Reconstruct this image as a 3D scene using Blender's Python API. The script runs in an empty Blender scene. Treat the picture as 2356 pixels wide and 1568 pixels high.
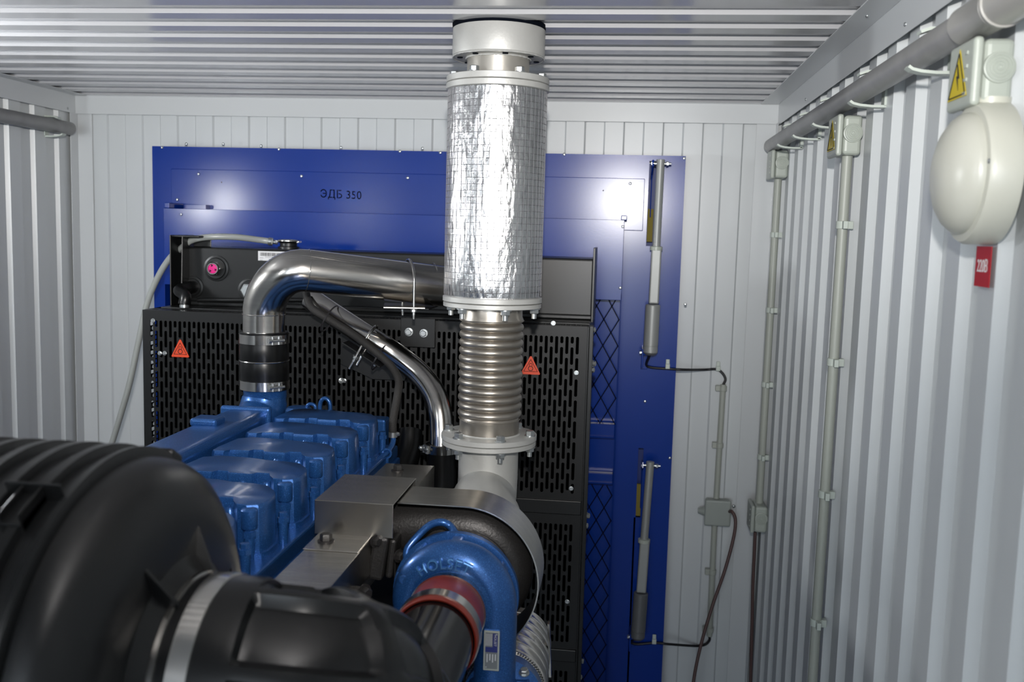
import bpy, math, random
from mathutils import Vector, Matrix
random.seed(7)
C = bpy.context.scene.collection
SC = bpy.context.scene
PI = math.pi

# ------------------------------------------------------------------ camera
ZC = 1.92            # eye height above the container floor
F = 2250.0           # focal length in pixels of the 2356 px wide frame
_c2 = Vector((1440-1178, 540-784, F)).normalized()            # world +Y seen by the camera (x right, y down, z forward)
_dn = Vector((620-1178, 0, F))
_dn.y = -(_dn.x*_c2.x + F*_c2.z)/_c2.y
_dn.normalize()
_cx = _dn.cross(_c2)
_cx.normalize()
# rows: image axes expressed in world axes
def _world(vx, vy, vz):                                       # camera image vector -> world vector
    v = Vector((vx, vy, vz))
    return Vector((v.dot(_cx), v.dot(_c2), -v.dot(_dn)))
if _world(1, 0, 0).x < 0:
    _cx = -_cx
right = _world(1, 0, 0); up = _world(0, -1, 0); back = _world(0, 0, -1)
cam_d = bpy.data.cameras.new('camera'); cam = bpy.data.objects.new('camera', cam_d); C.objects.link(cam)
m = Matrix((right, up, back)).transposed().to_4x4(); m.translation = Vector((0, 0, ZC))
cam.matrix_world = m
cam_d.sensor_width = 36.0; cam_d.lens = F/2356*36; cam_d.clip_start = 0.02; cam_d.clip_end = 60
cam_d.dof.use_dof = True; cam_d.dof.focus_distance = 2.1; cam_d.dof.aperture_fstop = 5.6
SC.camera = cam
def P(px, py, y):
    """world point (heights measured from the eye) at depth y that the photograph shows at px, py"""
    d = _world(px-1178, py-784, F)
    return Vector((d.x/d.y*y, y, d.z/d.y*y))
def PX(px, py, x):
    d = _world(px-1178, py-784, F)
    return Vector((x, d.y/d.x*x, d.z/d.x*x))

# ------------------------------------------------------------------ world, lights, exposure
w = bpy.data.worlds.new('world'); SC.world = w; w.use_nodes = True
w.node_tree.nodes['Background'].inputs[0].default_value = (0.75, 0.85, 1.0, 1)
w.node_tree.nodes['Background'].inputs[1].default_value = 0.6
SC.view_settings.view_transform = 'Standard'; SC.view_settings.look = 'None'
SC.view_settings.exposure = 0.0; SC.view_settings.gamma = 1.0; SC.view_settings.use_curve_mapping = False
def light(name, kind, loc, energy, col=(1, 1, 1), size=.1, aim=None, sizey=None, spot=None):
    l = bpy.data.lights.new(name, kind); o = bpy.data.objects.new(name, l); C.objects.link(o)
    o.location = Vector(loc)+Vector((0, 0, ZC)); l.energy = energy; l.color = col
    if kind == 'AREA':
        l.size = size
        if sizey: l.shape = 'RECTANGLE'; l.size_y = sizey
    else: l.shadow_soft_size = size
    if kind == 'SPOT': l.spot_size = spot or 1.9; l.spot_blend = 1.0
    if aim is not None:
        o.rotation_euler = (Vector(aim)-Vector(loc)).to_track_quat('-Z', 'Y').to_euler()
    return o
light('camera_flash', 'SPOT', (0.0, 0.0, .20), 195, (1.0, .965, .93), .022, aim=(-.80, 3, .85), spot=1.62)
light('daylight_door', 'AREA', (-.65, -2.9, .0), 62, (.82, .91, 1.0), 1.7, aim=(-.65, 3, .1), sizey=1.9)

# ------------------------------------------------------------------ materials
def mat(name, col, rough=.5, metal=0.0, bump=0, bscale=40, spec=.5, coat=0, fleck=0, vary=0, vscale=3, aniso=0, bstretch=None, trans=0, emit=None):
    m = bpy.data.materials.new(name); m.use_nodes = True
    nt = m.node_tree; b = nt.nodes['Principled BSDF']
    b.inputs['Base Color'].default_value = (*col, 1); b.inputs['Roughness'].default_value = rough
    b.inputs['Metallic'].default_value = metal; b.inputs['Specular IOR Level'].default_value = spec
    if coat: b.inputs['Coat Weight'].default_value = coat; b.inputs['Coat Roughness'].default_value = .12
    if aniso: b.inputs['Anisotropic'].default_value = aniso
    if trans: b.inputs['Transmission Weight'].default_value = trans
    if emit: b.inputs['Emission Color'].default_value = (*emit[0], 1); b.inputs['Emission Strength'].default_value = emit[1]
    tc = nt.nodes.new('ShaderNodeTexCoord')
    src = tc.outputs['Object']
    if bstretch:
        mp = nt.nodes.new('ShaderNodeMapping'); mp.inputs['Scale'].default_value = bstretch
        nt.links.new(src, mp.inputs[0]); bsrc = mp.outputs[0]
    else: bsrc = src
    if bump:
        n = nt.nodes.new('ShaderNodeTexNoise'); n.inputs['Scale'].default_value = bscale; n.inputs['Detail'].default_value = 3
        nt.links.new(bsrc, n.inputs['Vector'])
        bp = nt.nodes.new('ShaderNodeBump'); bp.inputs['Strength'].default_value = bump; bp.inputs['Distance'].default_value = .002
        nt.links.new(n.outputs['Fac'], bp.inputs['Height']); nt.links.new(bp.outputs[0], b.inputs['Normal'])
    if vary or fleck:
        n2 = nt.nodes.new('ShaderNodeTexNoise'); n2.inputs['Scale'].default_value = vscale; n2.inputs['Detail'].default_value = 4
        nt.links.new(bsrc, n2.inputs['Vector'])
        cr = nt.nodes.new('ShaderNodeValToRGB')
        if fleck:
            n2.inputs['Scale'].default_value = 900
            cr.color_ramp.elements[0].position = .55; cr.color_ramp.elements[1].position = .75
            cr.color_ramp.elements[0].color = (*col, 1); cr.color_ramp.elements[1].color = (*[min(1, c*(1+fleck)+.02*fleck) for c in col], 1)
        else:
            cr.color_ramp.elements[0].position = .3; cr.color_ramp.elements[1].position = .7
            cr.color_ramp.elements[0].color = (*[c*(1-vary) for c in col], 1); cr.color_ramp.elements[1].color = (*[min(1, c*(1+vary)) for c in col], 1)
        nt.links.new(n2.outputs['Fac'], cr.inputs[0]); nt.links.new(cr.outputs[0], b.inputs['Base Color'])
    return m
M = dict(
    wall=mat('white_sheet', (.60, .625, .63), .33, bump=.05, bscale=6, vary=.03, vscale=2),
    ceil=mat('ceiling_sheet', (.50, .50, .51), .17, bump=.03, bscale=4, vary=.03, vscale=2),
    trim=mat('trim_sheet', (.60, .62, .625), .28),
    floor=mat('steel_floor', (.10, .10, .10), .5, vary=.3, bump=.2),
    blue=mat('blue_powder_coat', (.0015, .030, .25), .21, bump=.012, bscale=260, spec=.32),
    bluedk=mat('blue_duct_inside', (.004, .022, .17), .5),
    eng=mat('engine_blue_metallic', (.017, .085, .27), .33, .5, fleck=2.2, bump=.02, bscale=300, coat=.3),
    steel=mat('brushed_stainless', (.62, .59, .55), .17, 1.0, bump=.03, bscale=90, bstretch=(1, 1, 14), vary=.08, vscale=6),
    plate=mat('stainless_plate', (.56, .54, .50), .27, 1.0, bump=.10, bscale=30, bstretch=(1, 18, 1), vary=.1, vscale=8),
    band=mat('polished_band', (.62, .60, .57), .16, 1.0),
    zinc=mat('zinc_fastener', (.50, .52, .52), .32, .9),
    silver=mat('silver_paint', (.47, .47, .45), .48, .35, bump=.12, bscale=180, vary=.06, vscale=9),
    warm=mat('warm_silver_pipe', (.42, .40, .36), .36, .65, bump=.06, bscale=120, vary=.08, vscale=12),
    bell=mat('bellows_steel', (.36, .33, .29), .33, .85, vary=.1, vscale=20),
    thread=mat('foil_thread', (.16, .16, .17), .6),
    black=mat('black_paint', (.0075, .0080, .0082), .36, bump=.01, bscale=200, spec=.4),
    blackm=mat('black_guard', (.0060, .0065, .0068), .45, bump=.02, bscale=300, spec=.35),
    core=mat('radiator_core', (.001, .001, .001), 1.0, spec=0),
    plastic=mat('black_plastic', (.0040, .0043, .0046), .34, bump=.05, bscale=60, vary=.12, vscale=5, spec=.4),
    gloss=mat('glossy_black_tube', (.006, .0055, .006), .14, spec=.4),
    rubber=mat('black_rubber', (.0036, .0038, .0040), .28, spec=.42),
    hose=mat('braided_hose', (.018, .017, .016), .7, bump=.5, bscale=500),
    red=mat('red_silicone', (.24, .026, .014), .36, vary=.15, vscale=30),
    cast=mat('cast_iron', (.040, .038, .037), .40, .5, fleck=.8, bump=.3, bscale=260),
    pvc=mat('grey_conduit', (.40, .42, .37), .42),
    duct=mat('dark_grey_duct', (.30, .295, .285), .38, vary=.12, vscale=18),
    sleeve=mat('duct_sleeve', (.42, .41, .38), .30),
    box=mat('junction_box_plastic', (.43, .465, .41), .36),
    boxg=mat('grey_junction_box', (.34, .37, .34), .4),
    clip=mat('clip_plastic', (.55, .60, .54), .4),
    lamp=mat('lamp_glass', (.56, .56, .49), .32),
    lampb=mat('lamp_base_plastic', (.60, .60, .52), .35),
    redlab=mat('red_label', (.45, .012, .018), .4), white=mat('white_print', (.8, .8, .8), .5),
    yellow=mat('yellow_label', (.62, .48, .01), .45), ink=mat('black_print', (.01, .01, .01), .6),
    orange=mat('orange_red_sticker', (.62, .055, .012), .5),
    paper=mat('white_label', (.62, .62, .63), .5), magenta=mat('magenta_sight_glass', (.65, .02, .20), .15, coat=.5),
    cable=mat('black_cable', (.014, .013, .015), .45), cabler=mat('dark_red_grey_cable', (.10, .055, .05), .5),
    clear=mat('translucent_hose', (.42, .44, .42), .28, trans=.25),
    act=mat('aluminium_tube', (.33, .34, .33), .45, .3), actd=mat('actuator_motor_grey', (.15, .155, .16), .4, .2),
    hole=mat('dark_slot_depth', (.002, .003, .006), .9, spec=.05), foamy=mat('yellow_insulation', (.20, .16, .03), .9),
    bluelab=mat('blue_print', (.01, .02, .16), .4), tagp=mat('nameplate_metal', (.22, .23, .23), .35, .7),
)
# crinkled foil
def foil():
    m = mat('aluminium_foil', (.74, .74, .74), .23, 1.0)
    nt = m.node_tree; b = nt.nodes['Principled BSDF']; tc = nt.nodes.new('ShaderNodeTexCoord')
    v = nt.nodes.new('ShaderNodeTexVoronoi'); v.inputs['Scale'].default_value = 75; v.feature = 'SMOOTH_F1'
    n = nt.nodes.new('ShaderNodeTexNoise'); n.inputs['Scale'].default_value = 30; n.inputs['Detail'].default_value = 6; n.inputs['Roughness'].default_value = .65
    mp = nt.nodes.new('ShaderNodeMapping'); mp.inputs['Scale'].default_value = (1.6, 1.6, .6)
    nt.links.new(tc.outputs['Object'], mp.inputs[0]); nt.links.new(mp.outputs[0], v.inputs['Vector']); nt.links.new(mp.outputs[0], n.inputs['Vector'])
    a = nt.nodes.new('ShaderNodeMath'); a.operation = 'ADD'
    s = nt.nodes.new('ShaderNodeMath'); s.operation = 'MULTIPLY'; s.inputs[1].default_value = .5
    nt.links.new(v.outputs['Distance'], s.inputs[0]); nt.links.new(s.outputs[0], a.inputs[0]); nt.links.new(n.outputs['Fac'], a.inputs[1])
    bp = nt.nodes.new('ShaderNodeBump'); bp.inputs['Strength'].default_value = .55; bp.inputs['Distance'].default_value = .006
    nt.links.new(a.outputs[0], bp.inputs['Height']); nt.links.new(bp.outputs[0], b.inputs['Normal'])
    return m
M['foil'] = foil()
M['letter'] = mat('raised_letter_lightened_blue', (.07, .22, .50), .30, .4, coat=.2)  # lighter than the cover paint: light on the letter edges put into colour

# ------------------------------------------------------------------ mesh helpers
def frame(d, ref=None):
    d = d.normalized()
    r = Vector(ref) if ref is not None else (Vector((0, 0, 1)) if abs(d.z) < .9 else Vector((0, 1, 0)))
    x = r.cross(d).normalized(); y = d.cross(x).normalized()
    return x, y
def smooth(pts, k=8):
    """Catmull-Rom through the points"""
    pts = [Vector(p) for p in pts]; out = []
    n = len(pts)
    for i in range(n-1):
        p0 = pts[max(i-1, 0)]; p1 = pts[i]; p2 = pts[i+1]; p3 = pts[min(i+2, n-1)]
        for j in range(k):
            t = j/k
            out.append(.5*((2*p1)+(-p0+p2)*t+(2*p0-5*p1+4*p2-p3)*t*t+(-p0+3*p1-3*p2+p3)*t**3))
    out.append(pts[-1])
    return out
class MB:
    def __init__(s): s.v = []; s.f = []; s.sm = []
    def add(s, vs, fs, sm=False):
        o = len(s.v); s.v += [Vector(v) for v in vs]; s.f += [tuple(i+o for i in f) for f in fs]; s.sm += [sm]*len(fs)
        return s
    def box(s, a, b, rot=None, org=None):
        x0, y0, z0 = a; x1, y1, z1 = b
        vs = [(x, y, z) for z in (z0, z1) for x, y in ((x0, y0), (x1, y0), (x1, y1), (x0, y1))]
        if rot is not None:
            o = Vector(org) if org is not None else (Vector(a)+Vector(b))/2
            vs = [rot @ (Vector(v)-o)+o for v in vs]
        return s.add(vs, [(3, 2, 1, 0), (4, 5, 6, 7), (0, 1, 5, 4), (1, 2, 6, 5), (2, 3, 7, 6), (3, 0, 4, 7)])
    def rings(s, rings, cap=True, sm=True, closed=False):
        n = len(rings[0]); o = len(s.v)
        for r in rings: s.v += [Vector(p) for p in r]
        k = len(rings)
        for i in range(k if closed else k-1):
            a = o+i*n; b = o+((i+1) % k)*n
            for j in range(n):
                s.f.append((a+j, a+(j+1) % n, b+(j+1) % n, b+j)); s.sm.append(sm)
        if cap and not closed:
            s.f.append(tuple(o+j for j in range(n))[::-1]); s.sm.append(False)
            s.f.append(tuple(o+(k-1)*n+j for j in range(n))); s.sm.append(False)
        return s
    def lathe(s, c, axis, prof, n=48, ref=None, cap=True, sm=True):
        """prof = (along, radius) pairs"""
        axis = Vector(axis).normalized(); x, y = frame(axis, ref); c = Vector(c)
        rr = [[c+axis*t+(x*math.cos(2*PI*j/n)+y*math.sin(2*PI*j/n))*max(r, 1e-5) for j in range(n)] for t, r in prof]
        return s.rings(rr, cap, sm)
    def cyl(s, a, b, r, n=24, r2=None, sm=True):
        a = Vector(a); b = Vector(b); L = (b-a).length
        return s.lathe(a, b-a, [(0, r), (L, r if r2 is None else r2)], n, sm=sm)
    def tube(s, pts, r, n=16, cap=True):
        pts = [Vector(p) for p in pts]; k = len(pts)
        rs = r if isinstance(r, (list, tuple)) else [r]*k
        t = (pts[1]-pts[0]).normalized(); x, y = frame(t); rr = []
        for i, p in enumerate(pts):
            nt = (pts[min(i+1, k-1)]-pts[max(i-1, 0)]).normalized()
            q = t.rotation_difference(nt); x = q @ x; y = q @ y; t = nt
            rr.append([p+(x*math.cos(2*PI*j/n)+y*math.sin(2*PI*j/n))*rs[i] for j in range(n)])
        return s.rings(rr, cap)
    def ring(s, c, axis, R, r, n=40, m=8, a0=0, a1=2*PI, ref=None):
        x, y = frame(Vector(axis), ref); c = Vector(c)
        full = abs(a1-a0-2*PI) < 1e-6
        k = n if full else n+1
        ax = Vector(axis).normalized(); rr = []
        for i in range(k):
            a = a0+(a1-a0)*i/n; d = x*math.cos(a)+y*math.sin(a)
            rr.append([c+d*(R+r*math.cos(2*PI*j/m))+ax*r*math.sin(2*PI*j/m) for j in range(m)])
        return s.rings(rr, cap=not full, closed=full)
    def prism(s, poly, z0, z1, fn=lambda x, y, z: (x, y, z), sm=False):
        n = len(poly)
        vs = [fn(x, y, z0) for x, y in poly]+[fn(x, y, z1) for x, y in poly]
        fs = [tuple(range(n))[::-1], tuple(range(n, 2*n))]+[(i, (i+1) % n, n+(i+1) % n, n+i) for i in range(n)]
        return s.add(vs, fs, sm)
    def build(s, name, material, parent=None, bevel=0, seg=2, origin=None, sharp=38):
        me = bpy.data.meshes.new(name)
        if parent is not None: o0 = Vector(parent['org'])
        elif origin is not None: o0 = Vector(origin)
        else:
            xs = [v.x for v in s.v]; ys = [v.y for v in s.v]; zs = [v.z for v in s.v]
            o0 = Vector(((min(xs)+max(xs))/2, (min(ys)+max(ys))/2, min(zs)))
        me.from_pydata([tuple(v-o0) for v in s.v], [], s.f)
        me.polygons.foreach_set('use_smooth', s.sm); me.update()
        import bmesh
        bm = bmesh.new(); bm.from_mesh(me); bmesh.ops.recalc_face_normals(bm, faces=bm.faces); bm.to_mesh(me); bm.free()
        if any(s.sm): me.set_sharp_from_angle(angle=math.radians(sharp))
        me.materials.append(M[material] if isinstance(material, str) else material)
        o = bpy.data.objects.new(name, me); C.objects.link(o)
        o['org'] = tuple(o0)
        if parent is not None: o.parent = parent
        else: o.location = o0+Vector((0, 0, ZC))
        if bevel:
            b = o.modifiers.new('bevel', 'BEVEL'); b.width = bevel; b.segments = seg; b.limit_method = 'ANGLE'; b.angle_limit = math.radians(35)
            b.harden_normals = False
        return o
def tag(o, label=None, cat=None, group=None, kind=None):
    if label: o['label'] = label
    if cat: o['category'] = cat
    if group: o['group'] = group
    if kind: o['kind'] = kind
    return o
def thing(name, label, cat, base, group=None):
    o = bpy.data.objects.new(name, None); C.objects.link(o); o.empty_display_size = .05
    o.location = Vector(base)+Vector((0, 0, ZC)); o['org'] = tuple(base)
    return tag(o, label, cat, group)
def place(name, me_obj, parent, loc, axis=(0, 0, 1), spin=0, scale=1):
    """a copy of a small fastener sharing mesh data, its +Z turned to axis"""
    o = me_obj.copy(); C.objects.link(o); o.name = name; o.parent = parent
    for k in ('label', 'category', 'group', 'kind'):
        if k in o: del o[k]
    q = Vector((0, 0, 1)).rotation_difference(Vector(axis).normalized()).to_matrix().to_4x4()
    o.matrix_local = Matrix.Translation(Vector(loc)-Vector(parent['org'])) @ q @ Matrix.Rotation(spin, 4, 'Z') @ Matrix.Scale(scale, 4)
    o['org'] = tuple(parent['org'])
    return o
_protos = []
def proto(mb, name, material, bevel=0):
    o = mb.build(name, material, origin=(0, 0, 0), bevel=bevel); o.location = (0, 0, 0); C.objects.unlink(o); _protos.append(o)
    return o
def hexm(r, h, wr=None):
    b = MB(); wr = wr or r*1.25
    b.lathe((0, 0, 0), (0, 0, 1), [(0, wr), (h*.18, wr)], 12)
    b.lathe((0, 0, h*.18), (0, 0, 1), [(0, r), (h*.72, r), (h*.85, r*.82)], 6, sm=False)
    return b
BOLT = proto(hexm(.0075, .009), 'bolt', 'zinc')
NUT = proto(hexm(.0075, .008).cyl((0, 0, .006), (0, 0, .016), .0042, 10), 'nut', 'zinc')
b_ = MB().lathe((0, 0, 0), (0, 0, 1), [(0, .0042), (.0012, .0042), (.0028, .0028), (.0032, 0.0008)], 12)
SCREW = proto(b_, 'screw', 'zinc')

# ------------------------------------------------------------------ room shell
XR, XL, YB, YF, ZT, ZF = .478, -1.885, 3.2, -3.0, .421, -ZC
def ribs(a, b, p, off, depth, half=.5, run=.008):
    """trapezoid profile along a..b: list of (t, d)"""
    out = []; n0 = math.floor((a-off)/p)-1; t = off+n0*p
    while t < b+p:
        for q, d in ((0, 0), (p*half-run, 0), (p*half, depth), (p-run, depth)):
            out.append((t+q, d))
        t += p
    out = [(min(max(t, a), b), d) for t, d in out if a-p < t < b+p]
    r = []
    for t, d in out:
        if not r or t > r[-1][0]+1e-6: r.append((t, d))
    return r
def sheet(name, prof, fn, h0, h1, material, back):
    mb = MB(); n = len(prof)
    vs = [fn(t, d, h0) for t, d in prof]+[fn(t, d, h1) for t, d in prof]
    mb.add(vs, [(i, i+1, n+i+1, n+i) for i in range(n-1)])
    mb.box(*back)
    return tag(mb.build(name, material), kind='structure')
sheet('wall_back', ribs(XL, XR, .1243, XL+.004, .007, .5, .005), lambda t, d, h: (t, YB-d, h), ZF, ZT+.03, 'wall', ((XL-.05, YB+.002, ZF), (XR+.05, YB+.05, ZT+.05)))
sheet('wall_right', ribs(YF, YB, .1395, 2.21, .016, .52, .010), lambda t, d, h: (XR+.006-d, t, h), ZF, ZT+.03, 'wall', ((XR+.008, YF, ZF), (XR+.05, YB, ZT+.05)))
sheet('wall_left', ribs(YF, YB, .132, 2.76, .012, .5, .008), lambda t, d, h: (XL+d, t, h), ZF, ZT+.03, 'wall', ((XL-.05, YF, ZF), (XL-.002, YB, ZT+.05)))
sheet('ceiling', ribs(YF, YB, .1222, 1.990, .0085, .5, .009), lambda t, d, h: (h, t, ZT+.004-d), XL, XR, 'ceil', ((XL, YF, ZT+.006), (XR, YB, ZT+.05)))
tag(MB().box((XL-.05, YF, ZF-.05), (XR+.05, YB+.05, ZF)).build('floor', 'floor'), kind='structure')
# end wall behind the photographer with an open double door
fw = MB(); fw.box((XL, YF-.05, ZF), (XL+.2, YF, ZT)); fw.box((XR-.2, YF-.05, ZF), (XR, YF, ZT)); fw.box((XL+.2, YF-.05, .28), (XR-.2, YF, ZT)); tag(fw.build('wall_front', 'wall'), kind='structure')
# angle trims under the ceiling and in the corners
def angle_trim(name, boxes, scr):
    mb = MB()
    for bx in boxes: mb.box(*bx)
    o = tag(mb.build(name, 'trim', bevel=.0015), kind='structure')
    for loc, ax in scr: place('screw', SCREW, o, loc, ax, scale=.9)
    return o
TZ = ZT-.004
angle_trim('trim_1', [((XR-.022-.056, YF, TZ-.002), (XR-.022, YB-.024, TZ)), ((XR-.022, YF, TZ-.066), (XR-.020, YB-.024, TZ))],
           [((XR-.05, y, TZ-.002), (0, 0, -1)) for y in (1.93, 1.0)]+[((XR-.022, y, TZ-.05), (-1, 0, 0)) for y in (1.77, 2.7, .9)])
angle_trim('trim_2', [((XL+.02, YB-.024, TZ-.062), (XR-.02, YB-.022, TZ)), ((XL+.02, YB-.03, TZ-.002), (XR-.02, YB-.022, TZ))], [])
angle_trim('trim_3', [((XL+.022, YF, TZ-.002), (XL+.066, YB-.024, TZ)), ((XL+.020, YF, TZ-.062), (XL+.022, YB-.024, TZ))], [((XL+.022, 3.13, TZ-.05), (1, 0, 0))])
angle_trim('trim_4', [((XR-.085, YB-.016, ZF), (XR-.024, YB-.014, TZ-.06)), ((XR-.026, YB-.06, ZF), (XR-.024, YB-.014, TZ-.06))], [])
angle_trim('trim_5', [((XL+.024, YB-.016, ZF), (XL+.075, YB-.014, TZ-.06)), ((XL+.022, YB-.06, ZF), (XL+.024, YB-.014, TZ-.06))], [])

# ------------------------------------------------------------------ blue air outlet housing on the back wall
YP = 3.10
def px_rect(x0, y0, x1, y1, y):
    a = P(x0, y0, y); b = P(x1, y1, y); return a.x, b.z, b.x, a.z
HL = P(350, 340, YP).x; HR = P(1578, 360, YP).x; HT = P(950, 347, YP).z
hs = thing('louvre_housing', 'large blue steel air louvre housing on the back wall behind the radiator', 'housing', ((HL+HR)/2, YP, ZF))
dl = P(415, 480, YP).x; dr = P(1437, 500, 2.98).x; DT = P(900, 492, 2.98).z
slx0, slx1 = P(1491, 450, YP).x, P(1507, 450, YP).x; slt, slb = P(1500, 370, YP).z, P(1500, 566, YP).z
sl2x0, sl2x1 = P(1466, 1100, YP).x, P(1478, 1100, YP).x; sl2t, sl2b = P(1470, 1030, YP).z, P(1470, 1190, YP).z
ob = P(1418, 800, YP).x
bp = MB()   # back plate with its two lever slots and the duct opening left free
bp.box((HL, YP, DT-.02), (slx0, YP+.003, HT)); bp.box((slx1, YP, ZF), (HR, YP+.003, HT)); bp.box((slx0, YP, slt), (slx1, YP+.003, HT))
bp.box((slx0, YP, sl2t), (slx1, YP+.003, slb)); bp.box((slx0-.002, YP, ZF), (slx1, YP+.003, sl2b))
bp.box((sl2x1, YP, sl2b), (slx1, YP+.003, sl2t)); bp.box((ob, YP, sl2t), (slx0, YP+.003, DT-.02)); bp.box((ob, YP, ZF), (sl2x0, YP+.003, sl2t)); bp.box((HL, YP, ZF), (P(420, 800, YP).x, YP+.003, DT-.02))
bp.box((HL, YP+.003, ZF), (HL+.003, YB-.014, HT)); bp.box((HR-.003, YP+.003, ZF), (HR, YB-.014, HT)); bp.box((HL, YP+.003, HT-.003), (HR, YB-.014, HT))
bp.build('back_plate', 'blue', hs)
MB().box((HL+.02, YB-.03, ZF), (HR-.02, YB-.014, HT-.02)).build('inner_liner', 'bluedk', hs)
ul, ub, ur, ut = px_rect(397, 390, 1490, 480, YP)
UT = P(900, 399, YP).z
up_ = MB().box((ul, YP-.012, DT-.03), (slx0-.012, YP, UT)); up_.build('upper_panel', 'blue', hs, bevel=.0015)
duct = MB(); d0 = 2.98
duct.box((dl, d0, P(900, 672, d0).z), (dr, d0+.002, DT)); duct.box((dl, d0, DT-.002), (dr, YP-.012, DT)); duct.box((dr-.002, d0, ZF), (dr, YP, DT))
duct.box((P(1419, 900, d0).x, d0, ZF), (dr, d0+.002, P(1400, 675, d0).z)); duct.box((dl, d0, ZF), (dl+.002, YP, DT))
duct.build('duct_box', 'blue', hs, bevel=.001)
st = MB(); a = P(428, 470, YP-.03); b = P(478, 482, YP-.03)
st.box((a.x, YP-.045, b.z-.001), (b.x, YP-.012, a.z), None); st.build('corner_step', 'blue', hs, bevel=.001)
a = P(415, 466, YP); MB().box((a.x, d0+.005, DT), (a.x+.017, YP-.012, DT+.018)).build('corner_tab', 'blue', hs, bevel=.002)
a = P(1431, 497, YP); MB().box((a.x-.002, d0+.02, DT), (a.x+.016, YP-.012, DT+.014)).build('corner_tab', 'blue', hs, bevel=.002)
# louvre bars and diamond mesh seen beside the radiator
lv = MB()
for t_, b_y in ((972, 1005), (1085, 1110)):
    z1 = P(1380, t_, 3.05).z; z0 = P(1380, b_y, 3.05).z
    lv = MB(); lv.box((dl+.01, 3.03, z0), (dr-.004, 3.06, z1)); lv.box((dl+.01, 3.025, z0+.004), (dr-.004, 3.03, z0+.010)); lv.build('louvre_bar', 'blue', hs, bevel=.002)
pl = MB(); pl.box((dl+.01, 3.065, P(1380, 1085, 3.06).z), (dr-.004, 3.07, P(1380, 1005, 3.06).z)); pl.build('louvre_blade', 'blue', hs)
gm = MB(); gx0, gx1 = P(1250, 800, 3.08).x, dr-.004
for (z1, z0) in ((P(1380, 680, 3.06).z, P(1380, 972, 3.06).z), (P(1380, 1112, 3.06).z, P(1380, 1700, 3.06).z)):
    W = gx1-gx0; sl = 1.75; sp = .047
    k = -int((z1-z0)/sl/sp)-2
    while k*sp < W+.01:
        for sgn in (1, -1):
            x0_ = gx0+k*sp; pts = []
            # line x = x0 + (z-z0)/sl (mirrored for sgn<0)
            za = max(z0, z0+(0-k*sp)*sl); zb = min(z1, z0+(W-k*sp)*sl)
            if zb > za+.01:
                xa = k*sp+(za-z0)/sl; xb = k*sp+(zb-z0)/sl
                if sgn < 0: xa, xb = W-xa, W-xb
                gm.cyl((gx0+xa, 3.045+.001*sgn, za), (gx0+xb, 3.045+.001*sgn, zb), .0013, 4)
        k += 1
tag(gm.build('wire_mesh', 'hole', hs), 'dark diamond wire mesh', kind='stuff')
pm = MB().box((dl+.01, 3.075, ZF+.1), (dr-.004, 3.085, P(1380, 676, 3.06).z)); pm.build('louvre_backing', 'blue', hs)
for px, py in ((373, 339), (642, 343), (920, 348), (1013, 351), (1298, 355), (1574, 364), (1541, 1053), (1484, 923), (1577, 700)):
    place('screw', SCREW, hs, P(px, py, YP), (0, -1, 0), scale=1.1)
for px, py in ((429, 331), (514, 331), (601, 335), (785, 339), (972, 341)):
    place('screw', SCREW, hs, P(px, py, YP+.02)+Vector((0, 0, .0)), (0, -1, 0), scale=1.1)
for px, py in ((457, 400), (694, 405), (938, 409), (1450, 422), (408, 459)):
    place('screw', SCREW, hs, P(px, py, YP-.012), (0, -1, 0), scale=1.15)
for px, py in ((420, 493), (1436, 521), (1430, 662)):
    place('screw', SCREW, hs, P(px-3, py, d0), (0, -1, 0), scale=1.1)
for px, py in ((510, 419), (1388, 438)): MB().cyl(P(px, py, YP-.0115), P(px, py, YP-.0125), .0022, 8).build('drill_hole', 'hole', hs)
# stencilled lettering
def text_mesh(txt, size, ext=.0003, spacing=1.0, bold=0):
    cu = bpy.data.curves.new('t', 'FONT'); cu.body = txt; cu.size = size; cu.extrude = ext; cu.align_x = 'CENTER'; cu.align_y = 'CENTER'; cu.space_character = spacing; cu.offset = bold*size; cu.bevel_depth = bold*size*.8
    o = bpy.data.objects.new('t', cu); C.objects.link(o); bpy.context.view_layer.update()
    me = bpy.data.meshes.new_from_object(o.evaluated_get(bpy.context.evaluated_depsgraph_get()))
    C.objects.unlink(o); vs = [v.co.copy() for v in me.vertices]; fs = [tuple(p.vertices) for p in me.polygons]
    bpy.data.meshes.remove(me)
    return vs, fs
def put_text(txt, size, fn, name, material, parent, ext=.0003, spacing=1.0, bold=0):
    vs, fs = text_mesh(txt, size, ext, spacing, bold)
    return MB().add([fn(v.x, v.y, v.z) for v in vs], fs).build(name, material, parent)
tc_ = P(784, 448, YP-.0125)
lt = put_text('ЭДБ 350', .036, lambda x, y, z: (tc_.x+x*.93, tc_.y-z, tc_.z+y-x*.02), 'stencil_lettering', 'hole', hs, spacing=1.05)
tag(lt, 'black stencilled lettering reading ЭДБ 350')
for sx in (-.0275, -.0085, .0165, .032, .048):   # the bridges of the stencil
    sb = MB().box((tc_.x+sx-.0008, tc_.y-.0008, tc_.z-.016), (tc_.x+sx+.0008, tc_.y, tc_.z+.017)); sb.build('stencil_bridge', 'blue', hs)

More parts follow.
